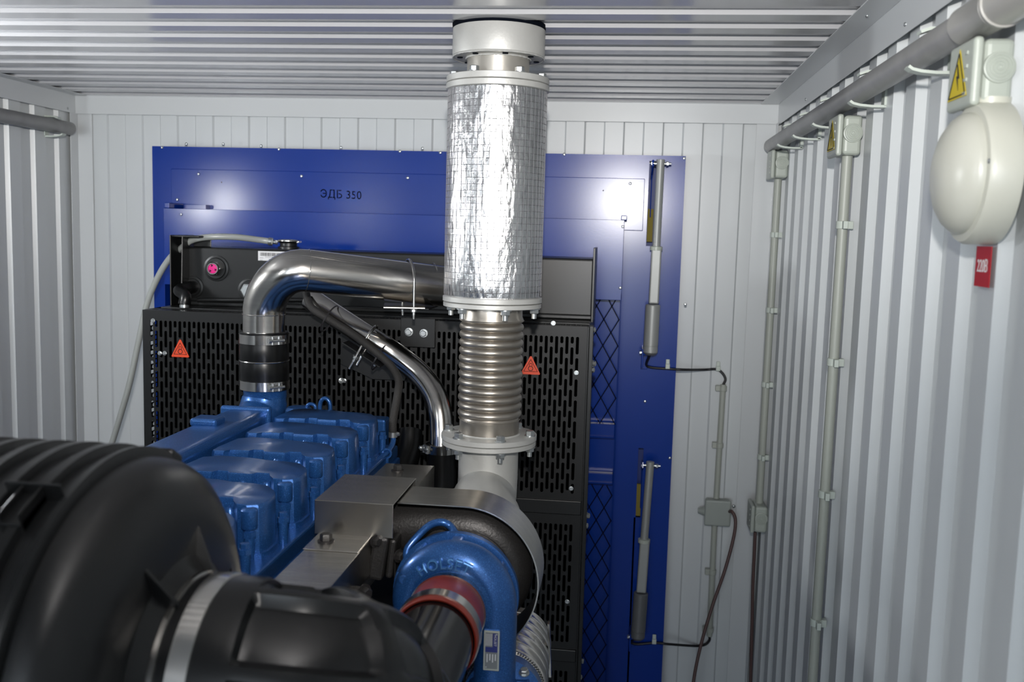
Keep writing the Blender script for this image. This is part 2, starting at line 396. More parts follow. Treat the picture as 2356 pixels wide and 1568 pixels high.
# ------------------------------------------------------------------ actuators
def actuator(label, top, mid1, mid2, bot, d, cab_dir):
    A, B, D_, E = [P(x, y, d) for x, y in (top, mid1, mid2, bot)]
    t = thing('linear_actuator', label, 'actuator', (E.x, d, E.z), 'louvre actuators')
    ax = (A-E).normalized()
    rod = MB().cyl(B-ax*.01, A+ax*.006, .0125, 20); rod.lathe(A-ax*.014, ax, [(0, .0128), (.02, .0128), (.021, .011)], 20); rod.build('rod', 'act', t)
    tu = MB()
    tu.box((B.x-.0155, d-.014, D_.z+.002), (B.x+.0155, d+.014, B.z), Matrix.Rotation(math.atan2(A.x-E.x, A.z-E.z), 3, 'Y'))
    tu.build('outer_tube', 'act', t, bevel=.005, seg=3)
    cl = MB().lathe(B-ax*.010, ax, [(0, .019), (.011, .019), (.0125, .015)], 24); cl.build('collar', 'box', t)
    mo = MB().lathe(E, ax, [(0, .019), (.003, .0225), (.022, .0225), (.0225, .0215), (.024, .0215), (.0245, .0228), ((D_-E).length-.003, .0228), ((D_-E).length, .020)], 32)
    mo.build('motor', 'act' if cab_dir else 'actd', t)
    ec = MB().lathe(E-ax*.006, ax, [(0, .014), (.004, .019), (.007, .021)], 24); ec.build('end_cap', 'actd', t)
    s = A-ax*.006
    pin = MB().cyl(s+Vector((-.026, 0, 0)), s+Vector((.026, 0, 0)), .0045, 10); pin.build('pivot_pin', 'zinc', t)
    place('nut', NUT, t, s+Vector((.017, 0, 0)), (1, 0, 0), scale=.95); place('bolt', BOLT, t, s+Vector((-.020, 0, 0)), (-1, 0, 0), scale=.9)
    lev = MB().box((s.x-.0255, s.y-.008, s.z-.01), (s.x-.0195, YP+.06, s.z+.010), Matrix.Rotation(-.25, 3, 'X'), (s.x-.022, s.y, s.z)); lev.box((s.x-.024, YP+.006, s.z-.16), (s.x-.021, YP+.05, s.z-.01)); lev.build('lever', 'blue', t, bevel=.002)
    br = MB().box((E.x-.026, d-.01, E.z-.045), (E.x-.021, YP, E.z+.012)); br.box((E.x-.026, YP-.004, E.z-.06), (E.x-.005, YP, E.z+.012)); br.cyl((E.x-.022, d, E.z-.004), (E.x, d, E.z-.004), .004, 8); br.build('mounting_bracket', 'blue', t, bevel=.0015)
    place('bolt', BOLT, t, (E.x-.026, d, E.z-.004+.005), (-1, 0, 0), scale=.8)
    return t, E
a1, E1 = actuator('silver linear actuator at the upper right of the blue housing', (1520, 372), (1510, 568), (1505, 700), (1496, 812), 3.03, 1)
a2, E2 = actuator('grey linear actuator at the lower right of the blue housing', (1496, 1066), (1482, 1240), (1473, 1362), (1467, 1466), 3.03, 0)
for (px, py, parent) in ((1500, 480, a1), ):
    q = MB().box((slx0+.002, YP+.02, P(px, 556, YP).z), (slx1-.002, YP+.03, P(px, 480, YP).z)); q.build('insulation_strip', 'foamy', hs)
q = MB().box((sl2x0, YP+.01, P(1470, 1188, YP).z), (sl2x1-.002, YP+.02, P(1470, 1115, YP).z)); q.build('insulation_strip', 'foamy', hs)

# ------------------------------------------------------------------ radiator
YG = 2.45
gl = P(328, 740, YG).x; gr = P(1352, 760, YG).x; gt = P(328, 712, YG).z
rd = thing('radiator', 'black radiator with header tank and slotted guards in front of the blue housing', 'radiator', ((gl+gr)/2, YG, ZF))
def perf(fn, W, H, pw=.0131, pz=.0540, sw=.0078, gap=.0095, th=.0025, border=.012, top_border=.022):
    mb = MB()
    nc = int((W-2*border)/pw); bx = (W-nc*pw)/2
    z1 = H-top_border; z0 = top_border*.6
    for x0, x1 in ((0, bx), (W-bx, W)): mb.add([fn(x0, 0, 0), fn(x1, 0, 0), fn(x1, H, 0), fn(x0, H, 0)], [(0, 1, 2, 3)])
    mb.add([fn(bx, z1, 0), fn(W-bx, z1, 0), fn(W-bx, H, 0), fn(bx, H, 0)], [(0, 1, 2, 3)])
    mb.add([fn(bx, 0, 0), fn(W-bx, 0, 0), fn(W-bx, z0, 0), fn(bx, z0, 0)], [(0, 1, 2, 3)])
    for i in range(nc):
        xa = bx+i*pw; xb = xa+pw; t = z1; first = True
        while t > z0+1e-4:
            L = pz*(.5 if (first and i % 2) else 1); first = False
            bt = max(z0, t-L)
            if t-bt < .016:
                mb.add([fn(xa, bt, 0), fn(xb, bt, 0), fn(xb, t, 0), fn(xa, t, 0)], [(0, 1, 2, 3)]); t = bt; continue
            l = xa+(pw-sw)/2; r = l+sw; u = t-gap/2; d = bt+gap/2; c = sw*.3
            O = [(xa, bt), (xb, bt), (xb, t), (xa, t)]
            S = [(l, d+c), (l, u-c), (l+c, u), (r-c, u), (r, u-c), (r, d+c), (r-c, d), (l+c, d)]
            vs = [fn(x, z, 0) for x, z in O+S]+[fn(x, z, th) for x, z in S]
            fs = [(0, 4, 5, 3), (3, 5, 6), (3, 6, 7, 2), (2, 7, 8), (2, 8, 9, 1), (1, 9, 10), (1, 10, 11, 0), (0, 11, 4)]
            fs += [(4+k, 4+(k+1) % 8, 12+(k+1) % 8, 12+k) for k in range(8)]
            mb.add(vs, fs); t = bt
    return mb
def guard(z0, z1, name='guard_panel'):
    W = gr-gl
    o = perf(lambda x, z, d: (gl+x, YG+d, z0+z), W, z1-z0).build(name, 'blackm', rd)
    return o
z1a, z1b = gt, P(1300, 1150, YG).z
z2a, z2b = P(1300, 1182, YG).z, P(1300, 1492, YG).z
z3a, z3b = P(1300, 1520, YG).z, P(1300, 1520, YG).z-.40
for a, b in ((z1a, z1b), (z2a, z2b), (z3a, z3b)): guard(b, a)
cb = MB()
for a, b in ((z1b, z2a), (z2b, z3a)):
    cb = MB(); cb.box((gl, YG-.006, a+.0 if a < b else b), (gr, YG+.02, b if a < b else a)); cb.build('crossbar', 'black', rd, bevel=.002)
# perforated left and top return panels
sd = .17
perf(lambda x, z, d: (gl+d*.5, YG+.001+z, gt-x), gt-z1b, sd, top_border=.02, sw=.0095, pz=.07, gap=.006, border=.004).build('side_guard', 'blackm', rd)
perf(lambda x, z, d: (gl+d*.5, YG+.001+z, z2a-x), z2a-z3b, sd, top_border=.02, sw=.0095, pz=.07, gap=.006, border=.004).build('side_guard', 'blackm', rd)
perf(lambda x, z, d: (gl+x, YG+z*1.0, gt-d), gr-gl, .062, pw=.0131, pz=.03, sw=.006, gap=.01, border=.01, top_border=.014).build('top_guard', 'blackm', rd)
MB().box((gl+.024, YG+.028, ZF+.25), (gr-.02, YG+.34, gt-.03)).build('core', 'core', rd)
MB().box((gl+.02, YG+.062, gt-.004), (gr+.004, YG+.35, gt+.004)).build('shroud_top', 'black', rd, bevel=.002)
rs = MB().box((gr, YG+.0, ZF+.2), (gr+.004, YG+.36, gt)); rs.box((gr+.004, YG+.02, ZF+.2), (gr+.014, YG+.05, gt)); rs.build('side_frame', 'black', rd, bevel=.001)
fl = MB()
for x in (gl+.06, gr-.06): fl.box((x-.03, YG+.1, ZF), (x+.03, YG+.36, ZF+.26))
fl.build('foot', 'black', rd)
YT = 2.60
tl, tr_ = P(428, 640, YT).x, P(1366, 640, YT).x
tt, tbz = P(428, 567, YT).z, gt+.004
hd = MB().box((tl, YT, tbz+.004), (tr_, YT+.20, tt)); hd.build('header_tank', 'black', rd, bevel=.006, seg=3)
MB().box((tl, YT-.012, tbz), (tr_, YT+.02, tbz+.014)).build('tank_rail', 'black', rd, bevel=.004)
eb = MB(); e0 = P(393, 540, YT-.04)
eb.box((e0.x, YT-.05, tbz), (e0.x+.004, YT+.10, e0.z)); eb.box((e0.x, YT+.02, tbz), (tl+.004, YT+.026, e0.z)); eb.box((e0.x, YT-.04, e0.z-.006), (e0.x+.08, YT+.02, e0.z)); eb.box((e0.x+.038, YT+.016, tt), (e0.x+.09, YT+.02, e0.z))
eb.prism([(YT-.05, tbz), (YT-.01, tbz), (YT+.03, e0.z), (YT-.04, e0.z)], e0.x+.03, e0.x+.034, lambda x, y, z: (z, x, y))
eb.build('end_bracket', 'black', rd, bevel=.003)
e1 = P(1371, 570, YT-.02)
MB().box((e1.x-.006, YT-.03, gt), (e1.x, YT+.14, e1.z)).build('end_bracket', 'black', rd, bevel=.001)
# filler cap, sight glass, bosses, elbow, barcode label
c = P(664, 567, YT+.08); c.z = tt
MB().lathe(c, (0, 0, 1), [(0, .030), (.006, .030), (.008, .024), (.016, .024), (.018, .026)], 32).build('filler_neck', 'black', rd)
fc = MB().lathe(c+Vector((0, 0, .018)), (0, 0, 1), [(0, .028), (.003, .031), (.007, .031), (.009, .027), (.010, .012)], 32)
for k in range(2): fc.box((c.x-.034+k*.050, c.y-.012, c.z+.018), (c.x-.016+k*.050, c.y+.012, c.z+.024))
tag(fc.build('filler_cap', 'band', rd, bevel=.0008), 'chrome filler cap')
s = P(498, 617, YT)
MB().lathe(s, (0, -1, 0), [(0, .036), (.003, .0355), (.004, .030), (.007, .028)], 32).build('sight_boss', 'black', rd)
sgl = MB().lathe(s+Vector((0, -.006, 0)), (0, -1, 0), [(0, .021), (.012, .021), (.014, .0185)], 6, sm=False); sgl.lathe(s+Vector((0, -.018, 0)), (0, -1, 0), [(0, .0175), (.006, .0170), (.009, .0155), (.009, .0135), (.007, .013)], 32, cap=False)
sgo = sgl.build('sight_glass_bezel', 'band', rd)
sgm = MB().lathe(s+Vector((0, -.0255, 0)), (0, -1, 0), [(-.001, .0130), (.0005, .0125), (.001, .002)], 24)
tag(sgm.build('sight_glass', 'magenta', sgo), 'magenta sight glass')
sk = MB()
for k in range(3):
    a = PI/2+k*2*PI/3+.2; q = s+Vector((math.cos(a)*.009, -.0268, math.sin(a)*.009)); sk.lathe(q, (0, -1, 0), [(0, .0042), (.0012, .0030)], 3, sm=False)
sk.build('sight_glass_mark', 'rubber', sgo)
s = P(575, 668, YT)
MB().lathe(s, (0, -1, 0), [(0, .034), (.003, .0335), (.004, .028), (.006, .027)], 32).build('plug_boss', 'black', rd)
MB().lathe(s+Vector((0, -.006, 0)), (0, -1, 0), [(0, .021), (.012, .021), (.014, .017)], 6, sm=False).build('plug', 'zinc', rd)
s = P(445, 660, YT)
MB().lathe(s, (0, -1, 0), [(0, .030), (.003, .0295), (.004, .024), (.006, .023)], 32).build('elbow_boss', 'black', rd)
q = P(424, 700, YT-.09)
eo = MB().tube(smooth([s, s+Vector((0, -.03, 0)), s+Vector((-.012, -.062, -.006)), Vector((q.x, YT-.085, q.z+.022)), q]), [.017]*8+[.016]*25, 16); eo = eo.build('overflow_elbow', 'rubber', rd)
MB().cyl(q-Vector((0, 0, .008)), q, .0125, 16).build('elbow_collar', 'zinc', rd)
a = P(594, 577, YT); b = P(664, 601, YT)
lb = MB().box((a.x, YT-.0008, b.z), (b.x, YT, a.z)).build('barcode_label', 'paper', rd)
tag(lb, 'white label with a black barcode')
bc = MB(); x = a.x+.006
random.seed(4)
while x < b.x-.008:
    wd = random.choice((.0006, .0012, .0018)); bc.box((x, YT-.0012, a.z-.0130), (x+wd, YT-.0008, a.z-.004)); x += wd+random.choice((.0008, .0014))
for k, (xs, L) in enumerate(((.02, .03), (.005, .01), (.03, .03), (.005, .008))):
    bc.box((a.x+xs, YT-.0012, a.z-.016-.0030*k), (a.x+xs+L, YT-.0008, a.z-.0152-.0030*k))
bc.build('barcode', 'ink', lb)
MB().cyl(P(455, 690, YT-.02), P(700, 690, YT-.02), .006, 12).build('drain_rail', 'black', rd)
# warning stickers
def sticker(px, py, y, R=.026):
    c = P(px, py, y); 
    t = MB().prism([(-.94*R, -.72*R), (-.86*R, -.8*R), (.86*R, -.8*R), (.94*R, -.72*R), (.08*R, .98*R), (-.08*R, .98*R)], 0, .001, lambda x, z, d: (c.x+x, c.y-d, c.z+z)).build('warning_sticker', 'orange', rd)
    tag(t, 'orange red triangular rotating parts warning sticker')
    g = MB()
    for k in range(3):
        a0 = PI/2+k*2*PI/3; a1 = a0+2*PI/3; r = R*.78
        p0 = Vector((c.x+r*math.cos(a0)*1.0, c.y-.0014, c.z+r*math.sin(a0)-.12*R)); p1 = Vector((c.x+r*math.cos(a1), c.y-.0014, c.z+r*math.sin(a1)-.12*R)); g.cyl(p0, p1, .0006, 4)
    g.ring((c.x, c.y-.0014, c.z+.14*R), (0, 1, 0), R*.15, .0006, 16, 4); g.ring((c.x, c.y-.0014, c.z-.22*R), (0, 1, 0), R*.21, .0006, 16, 4)
    for k in range(10):
        a = k*PI/5; q = Vector((c.x+R*.25*math.cos(a), c.y-.0014, c.z-.22*R+R*.25*math.sin(a))); g.box(q-Vector((.0007, .0003, .0007)), q+Vector((.0007, .0003, .0007)))
    g.build('sticker_symbol', 'ink', t)
sticker(415, 803, YG-.001); sticker(1221, 842, YG-.001)
# bolts on the guards and brackets
BG = [(352, 737), (1273, 743), (1326, 857), (1314, 1123), (1305, 1383), (792, 875), (368, 812), (379, 812)]
for px, py in BG: place('bolt', BOLT, rd, P(px, py, YG-.001), (0, -1, 0), random.random(), .62)
for px, py in ((1361, 758), (1354, 789), (1362, 836), (1359, 850), (1348, 1185), (1344, 1208), (1334, 1258), (1334, 1519), (1330, 1556)):
    place('bolt', BOLT, rd, P(px, py, YG+.035)+Vector((.001, 0, 0)), (1, -.3, 0), random.random(), .95)
# pipe bracket plates
bk = MB(); a = P(922, 730, YG-.016); b = P(1000, 800, YG-.016)
bk.box((a.x, YG-.016, b.z), (b.x, YG-.011, a.z)); bk.box((P(935, 700, 2.35).x, 2.28, P(935, 708, 2.3).z-.002), (P(1000, 700, 2.35).x, YG-.011, P(935, 708, 2.3).z+.002))
bk.box((a.x+.004, YG-.011, b.z), (a.x+.010, YG+.002, a.z)); bk.build('pipe_bracket', 'black', rd, bevel=.001)
for px, py in ((941, 763), (975, 766)): place('bolt', BOLT, rd, P(px, py, YG-.0165), (0, -1, 0), random.random(), 1.15)
bk = MB().prism([(0, 0), (.21, -.145), (.20, -.20), (.10, -.20), (0, -.14)], 0, .005, lambda x, z, d: (P(785, 780, YG-.01).x+x*.85, YG-.014+d, P(785, 780, YG-.01).z+z*.6+.02)); bk.build('pipe_bracket', 'black', rd, bevel=.001)
place('bolt', BOLT, rd, P(866, 834, YG-.016), (0, -1, 0), .3, 1.15); place('nut', NUT, rd, P(785, 875, YG-.002), (.6, -1, 0), .3, .8)

# translucent overflow hose
cl_ = thing('overflow_hose', 'translucent plastic overflow hose from the radiator filler neck down the left side', 'hose', P(258, 1017, 2.7))
pts = [P(628, 556, YT+.08), P(600, 552, YT+.07), P(540, 545, YT+.03), P(480, 545, YT), P(440, 553, YT), P(418, 570, YT+.0), P(390, 595, YT+.04), P(362, 640, YT+.07), P(338, 700, YT+.08), P(318, 790, YT+.08), P(296, 890, YT+.08), P(262, 1005, YT+.1), P(235, 1090, YT+.1), P(200, 1300, YT+.1)]
MB().tube(smooth(pts), .0088, 14).build('hose', 'clear', cl_)
cq = MB().lathe(P(628, 556, YT+.08), (1, 0, -.1), [(-.012, .011), (-.002, .011), (-.001, .006), (.014, .006)], 16); cq.build('hose_clip', 'zinc', cl_)

# ------------------------------------------------------------------ charge air pipe
ch = thing('charge_air_pipe', 'large polished stainless steel pipe bending over from engine to radiator', 'pipe', P(606, 900, 2.2))
xv = P(606, 800, 2.2).x
def at_z(px, py, y): return P(px, py, y)
v0 = P(607, 765, 2.2); v1 = P(607, 722, 2.2)
hA = P(706, 622, 2.19); hB = P(1100, 668, 2.38)
k_ = 12; bend = []
d1 = Vector((0, 0, 1)); d2 = (hB-hA).normalized()
for i in range(k_+1):
    t = i/k_; h = .0
    c0 = v1; c3 = hA; c1 = v1+d1*.056; c2 = hA-d2*.056
    bend.append(c0*(1-t)**3+c1*3*t*(1-t)**2+c2*3*t*t*(1-t)+c3*t**3)
r_p = .0490
path = [v0+Vector((0, 0, -.02)), v0]+bend+[hA+d2*.1, hA+d2*.2, hB]
MB().tube(path, r_p, 48).build('pipe', 'steel', ch)
e2 = smooth([hB, hB+d2*.03+Vector((0, .01, -.002)), hB+Vector((.06, .07, -.01)), hB+Vector((.065, .18, -.01))], 6)
MB().tube(e2, r_p, 32).build('rear_elbow', 'steel', ch)
for p, d in ((v1, d1), (hA, d2), (P(992, 652, 2.33), d2)): MB().ring(p, d, r_p+.0002, .0011, 48, 6).build('weld_bead', 'steel', ch)
hz0 = P(609, 893, 2.2); hz1 = P(607, 762, 2.2); L = hz1.z-hz0.z
ho = MB().lathe(hz0, hz1-hz0, [(0, .0545), (.002, .0565), (.032, .0565), (.036, .0572), (L*.47, .0570), (L*.5, .0560), (L*.53, .0570), (L-.036, .0572), (L-.032, .0565), (L-.002, .0565), (L, .0545)], 48)
hoo = ho.build('rubber_sleeve', 'rubber', ch)
MB().ring(hz0.lerp(hz1, .5), (0, 0, 1), .0568, .0018, 48, 8).build('sleeve_wire', 'band', ch)
def tclamp(c, ax, R, w, parent, ang=None, mt='band', bolt=True):
    ax = Vector(ax).normalized()
    o = MB().lathe(c-ax*w/2, ax, [(0, R), (0, R+.0016), (w, R+.0016), (w, R)], 48, cap=False).build('clamp_band', mt, parent)
    if bolt:
        d = Vector(ang) if ang is not None else Vector((.75, -.65, 0)); d.normalize(); tg = ax.cross(d).normalized()
        q = c+d*(R+.004); b = MB()
        b.cyl(q-tg*.024+d*.003, q+tg*.016+d*.003, .0034, 10); b.lathe(q-tg*.018+d*.003, -tg, [(0, .0062), (.006, .0062)], 6, sm=False)
        b.cyl(q-ax*w*.45+tg*.004, q+ax*w*.45+tg*.004, .0045, 10); b.cyl(q-ax*w*.45-tg*.012, q+ax*w*.45-tg*.012, .0040, 10)
        for z in (-.5, .2):
            b.box(Vector((-.006, -.0012, -.003)), Vector((.006, .0012, .003)))
            for v in range(8): b.v[len(b.v)-8+v] = q+ax*(w*z+.004)+tg*b.v[len(b.v)-8+v].x*1.6+d*(b.v[len(b.v)-8+v].y+.001)+ax*b.v[len(b.v)-8+v].z
        b.build('clamp_screw', 'zinc', o)
    return o
tclamp(P(608, 777, 2.2), (0, 0, 1), .0568, .021, ch); tclamp(P(609, 882, 2.2), (0, 0, 1), .0568, .021, ch)
# U-bolt on it
uc = P(940, 648, 2.305)
ub = MB(); axx = d2; sd_ = d2.cross(Vector((0, 0, 1))).normalized(); arc = []
for i in range(17):
    a = PI*i/16; arc.append(uc+sd_*math.cos(a)*(r_p+.004)+Vector((0, 0, 1))*math.sin(a)*(r_p+.004))
arc = [arc[0]-Vector((0, 0, r_p+.036))]+arc+[arc[-1]-Vector((0, 0, r_p+.036))]
ubo = ub.tube(arc, .0034, 10).build('u_bolt', 'band', ch)
pz = uc.z-r_p-.009
MB().box((uc.x-.058, uc.y-.062, pz-.002), (uc.x+.040, uc.y+.062, pz+.002), Matrix.Rotation(.22, 3, 'Z'), (uc.x, uc.y, pz)).build('saddle_plate', 'plate', ch, bevel=.001)
for e in (arc[0], arc[-1]): place('nut', NUT, ch, Vector((e.x, e.y, pz-.003)), (0, 0, -1), .4, .9)

# ------------------------------------------------------------------ smaller stainless pipe
sp_ = thing('coolant_pipe', 'narrow stainless steel pipe running diagonally below the large pipe', 'pipe', P(1015, 1130, 2.25))
D2 = 2.33
pp = smooth([P(714, 686, 2.38), P(738, 703, 2.37), P(777, 729, 2.36), P(856, 780, D2), P(911, 816, D2), P(962, 856, 2.32), P(996, 900, 2.30), P(1012, 945, 2.28), P(1016, 990, 2.27), P(1016, 1035, 2.26)], 8)
MB().tube(pp, .0288, 32).build('pipe', 'steel', sp_)
hb = MB().lathe(P(1016, 1150, 2.26), P(1016, 1022, 2.26)-P(1016, 1150, 2.26), [(0, .036), (.115, .036), (.125, .0365), (.137, .035)], 32); hb.build('rubber_hose', 'rubber', sp_)
tclamp(P(1016, 1030, 2.26), (0, 0, 1), .0365, .020, sp_, (-.75, -.6, 0)); tclamp(P(1020, 1122, 2.26), (0, 0, 1), .0365, .014, sp_, bolt=False)
u0 = P(850, 776, D2+.005); ud = (P(911, 816, D2)-P(777, 729, 2.36)).normalized(); un = ud.cross(Vector((0, 1, 0))).normalized()
if un.z < 0: un = -un
fy = Vector((0, -1, 0)); arc = []
for i in range(13):
    a = PI*i/12; arc.append(u0+fy*math.cos(a)*.034+un*math.sin(a)*.034)
arc = [arc[0]-un*.085]+arc+[arc[-1]-un*.085]
MB().tube(arc, .0032, 10).build('u_bolt', 'band', sp_)
pc = u0-un*.046
R3 = Matrix((ud, fy, un)).transposed()
MB().box((pc.x-.052, pc.y-.040, pc.z-.002), (pc.x+.062, pc.y+.012, pc.z+.002), R3, pc).build('saddle_plate', 'black', sp_, bevel=.001)
for e in (arc[0], arc[-1]): place('nut', NUT, sp_, e+un*(.085-.049), -un, .2, .9)

# thin braided hose strapped to it
bh = thing('braided_hose', 'thin black braided hose zip tied under the diagonal stainless pipe', 'hose', P(906, 1035, 2.2))
hp = smooth([P(704, 672, 2.34), P(716, 706, 2.31), P(758, 735, 2.305), P(806, 765, 2.30), P(848, 796, 2.28), P(882, 824, 2.27), P(903, 846, 2.26), P(917, 875, 2.24), P(915, 905, 2.22), P(909, 940, 2.21), P(904, 972, 2.20), P(904, 998, 2.2)], 8)
MB().tube(hp, .0095, 14).build('hose', 'hose', bh)
MB().lathe(P(904, 1003, 2.2), (0, 0, 1), [(-.002, .0105), (.010, .0105)], 16).build('clamp_band', 'zinc', bh)
place('bolt', BOLT, bh, P(914, 998, 2.195), (1, -.2, 0), 0, .6)
for (px, py, k) in ((764, 727, 2.335), (880, 814, 2.33)):
    c = P(px, py, k)-fy*(-.004); zt = MB(); rr = []
    for i in range(24):
        a = 2*PI*i/24; rx, rz = .032, .042
        rr.append(c+fy*math.cos(a)*.044+un*(math.sin(a)*.036-.006)+fy*.008)
    zt.rings([[p+ud*u*.0018 for p in rr] for u in (-1, 1)], cap=False); zt.rings([[p+ud*u*.0018+(p-c).normalized()*.001 for p in rr] for u in (-1, 1)], cap=False)
    zt.build('zip_tie', 'cable', bh)

# ------------------------------------------------------------------ exhaust stack
SY = 2.055; SX = P(1144, 250, SY).x
st_ = thing('exhaust_stack', 'vertical exhaust stack with foil wrapped muffler and ribbed bellows rising to the ceiling', 'exhaust pipe', (SX, SY, -.56))
def L(name, mt, prof, n=64, parent=st_, **k):
    return MB().lathe((SX, SY, 0), (0, 0, 1), prof, n, **k).build(name, mt, parent)
def Zs(py): return P(1140, py, SY).z
zc0 = Zs(135)
L('ceiling_collar', 'silver', [(zc0, .065), (zc0-.001, .090), (zc0+.003, .0945), (zc0+.008, .0952), (.414, .0952), (.417, .093), (.417, .065)], cap=False)
for k in range(8):
    rm = MB()
    a = k*PI/4+.3; q = Vector((SX+.080*math.sin(a), SY-.080*math.cos(a), zc0-.0015)); rm.cyl(q, q+Vector((0, 0, -.0012)), .006, 12); rm.build('collar_hole', 'hole', st_)
rg = MB(); rg.lathe((SX, SY, 0), (0, 0, 1), [(ZT-.010, .0955), (ZT-.0, .0965)], 48); rg.build('ceiling_cutout', 'hole', st_)
random.seed(3)
for R_, z_, hh in ((.0935, zc0+.0005, .0022), (.066, zc0-.0015, .0022)):
    rr = []; wb = MB()
    for i in range(120):
        a = 2*PI*i/120; r0 = hh*(.6+.7*random.random()); c = Vector((SX+math.cos(a)*R_, SY+math.sin(a)*R_, z_)); o = Vector((math.cos(a), math.sin(a), 0))
        rr.append([c+o*r0*math.cos(2*PI*j/6)+Vector((0, 0, r0*math.sin(2*PI*j/6))) for j in range(6)])
    wb.rings(rr, closed=True); wb.build('weld_bead', 'silver', st_)
L('neck_pipe', 'warm', [(.300, .0645), (zc0+.01, .0645)])
zf = Zs(180)
L('upper_flange', 'silver', [(zf-.0135, 0.1045), (zf-.0125, 0.1064), (zf-.001, 0.1064), (zf, 0.1045)])
zg = zf-.0145
L('upper_flange', 'silver', [(zg-.0125, 0.1050), (zg-.0115, 0.1068), (zg-.001, 0.1068), (zg, 0.1050)])
zb = Zs(682); zt = zg-.0135
random.seed(11); rr = []; N = 96
nz = [[random.random() for _ in range(N)] for _ in range(40)]
for i in range(79):
    t = i/78; z = zb+(zt-zb)*t; row = []
    for j in range(N):
        a = 2*PI*j/N; v = nz[int(i/2) % 40][j]*.5+nz[(int(i/2)+1) % 40][j]*.5*(i % 2)
        r = .1016+.0006*v+.0007*math.sin(a*5+z*9)+.0006*math.sin(a*9-z*31)
        if t < .05: r -= (.05-t)*.05
        row.append(Vector((SX+r*math.cos(a), SY+r*math.sin(a), z)))
    rr.append(row)
fo = MB().rings(rr).build('foil_insulation', 'foil', st_)
tag(fo, 'silver foil insulation with a fine thread grid')
th = MB(); dz = .01283; k = 1
while zb+k*dz < zt-.002:
    th.ring((SX, SY, zb+k*dz), (0, 0, 1), .1029, .0005, 72, 3); k += 1
for j in range(52):
    a = 2*PI*j/52; x, y = SX+.1030*math.cos(a), SY+.1030*math.sin(a); th.cyl((x, y, zb+.004), (x, y, zt), .0005, 3)
tag(th.build('reinforcing_thread', 'thread', st_), kind='stuff')
zh = zb+.001
L('lower_flange', 'silver', [(zh-.0115, 0.1029), (zh-.0105, 0.1052), (zh-.001, 0.1052), (zh, 0.1034)])
L('lower_flange', 'silver', [(zh-.0225, 0.1019), (zh-.0215, 0.1040), (zh-.0135, 0.1040), (zh-.0125, 0.1024)])
zn0 = Zs(957); zn1 = Zs(742); prof = [(Zs(1000), .0640), (zn0-.008, .0640), (zn0-.006, .0648)]
nb = 12; bp_ = (zn1-zn0)/nb
for k in range(nb):
    for q in range(8):
        u = q/8; prof.append((zn0+bp_*(k+u), .0620+.0068*max(0, math.sin(PI*u))**.5))
prof += [(zn1, .062), (zn1+.004, .0675), (zn1+.008, .0675), (zn1+.014, .0652), (zh-.02, .0644)]
L('bellows', 'bell', prof)
for z_, R_ in ((zn0-.004, .0655), (zn1+.006, .0680)):
    MB().ring((SX, SY, z_), (0, 0, 1), R_, .0012, 64, 6).build('weld_bead', 'bell', st_)
zk = Zs(996)
L('bottom_flange', 'silver', [(zk-.0115, 0.1019), (zk-.0105, 0.1029), (zk-.001, 0.1029), (zk, 0.1013)])
L('bottom_flange', 'silver', [(zk-.0235, 0.0997), (zk-.0225, 0.1011), (zk-.0135, 0.1011), (zk-.0125, 0.0992)])
MB().ring((SX, SY, zk+.001), (0, 0, 1), .0655, .0026, 64, 6).build('weld_bead', 'silver', st_)
def bolts(a0, z, dz, nm='bolt', pr=BOLT, R=.0905, sc=1.3, n=6):
    for k in range(n):
        a = math.radians(a0+k*360/n)
        place(nm, pr, st_, (SX+R*math.sin(a), SY-R*math.cos(a), z), (0, 0, dz), a+.4, sc)
bolts(-24, zf, 1); bolts(-24, zg-.0125, -1, sc=.6)
bolts(-35, zh-.0225, -1, 'nut', NUT, sc=1.35)
bolts(-37, zk, 1); bolts(-37, zk-.0235, -1, 'nut', NUT, sc=1.3)
TX, TZc = -.246, -.575
ep = [Vector((SX, SY, zk-.023)), Vector((SX, SY, zk-.06)), Vector((SX, SY, zk-.10))]+smooth([Vector((SX, SY-.012, zk-.135)), Vector((SX+.0, SY-.09, TZc+.01)), Vector((TX, SY-.18, TZc)), Vector((TX, SY-.36, TZc))], 8)
MB().tube(ep, .0645, 40).build('outlet_elbow', 'silver', st_)

# ------------------------------------------------------------------ engine
en = thing('diesel_engine', 'metallic blue six cylinder diesel engine with separate rocker covers', 'engine', (-.68, 1.7, ZF))
MB().box((-.86, 1.10, -.95), (-.50, 2.33, -.60)).box((-.83, 1.05, -1.45), (-.53, 2.30, -.95)).build('engine_block', 'eng', en, bevel=.01)
MB().box((-.72, 1.0, -1.60), (-.60, 2.2, -1.45)).build('oil_sump', 'eng', en, bevel=.01)
bf = MB()
for x in (-.95, -.45):
    for y in (1.2, 2.1): bf.box((x-.04, y-.05, ZF), (x+.04, y+.05, -1.40)); bf.box((min(x, -.6), y-.03, -1.44), (max(x, -.7), y+.03, -1.40))
bf.box((-1.0, .6, ZF), (-.90, 2.5, ZF+.14)); bf.box((-.45, .6, ZF), (-.35, 2.5, ZF+.14)); bf.build('base_frame', 'black', en)
MB().box((-.79, 1.16, -.60), (-.517, 2.26, -.545)).box((-.79, 1.17, -.545), (-.523, 2.26, -.516)).build('cylinder_head', 'eng', en, bevel=.004)
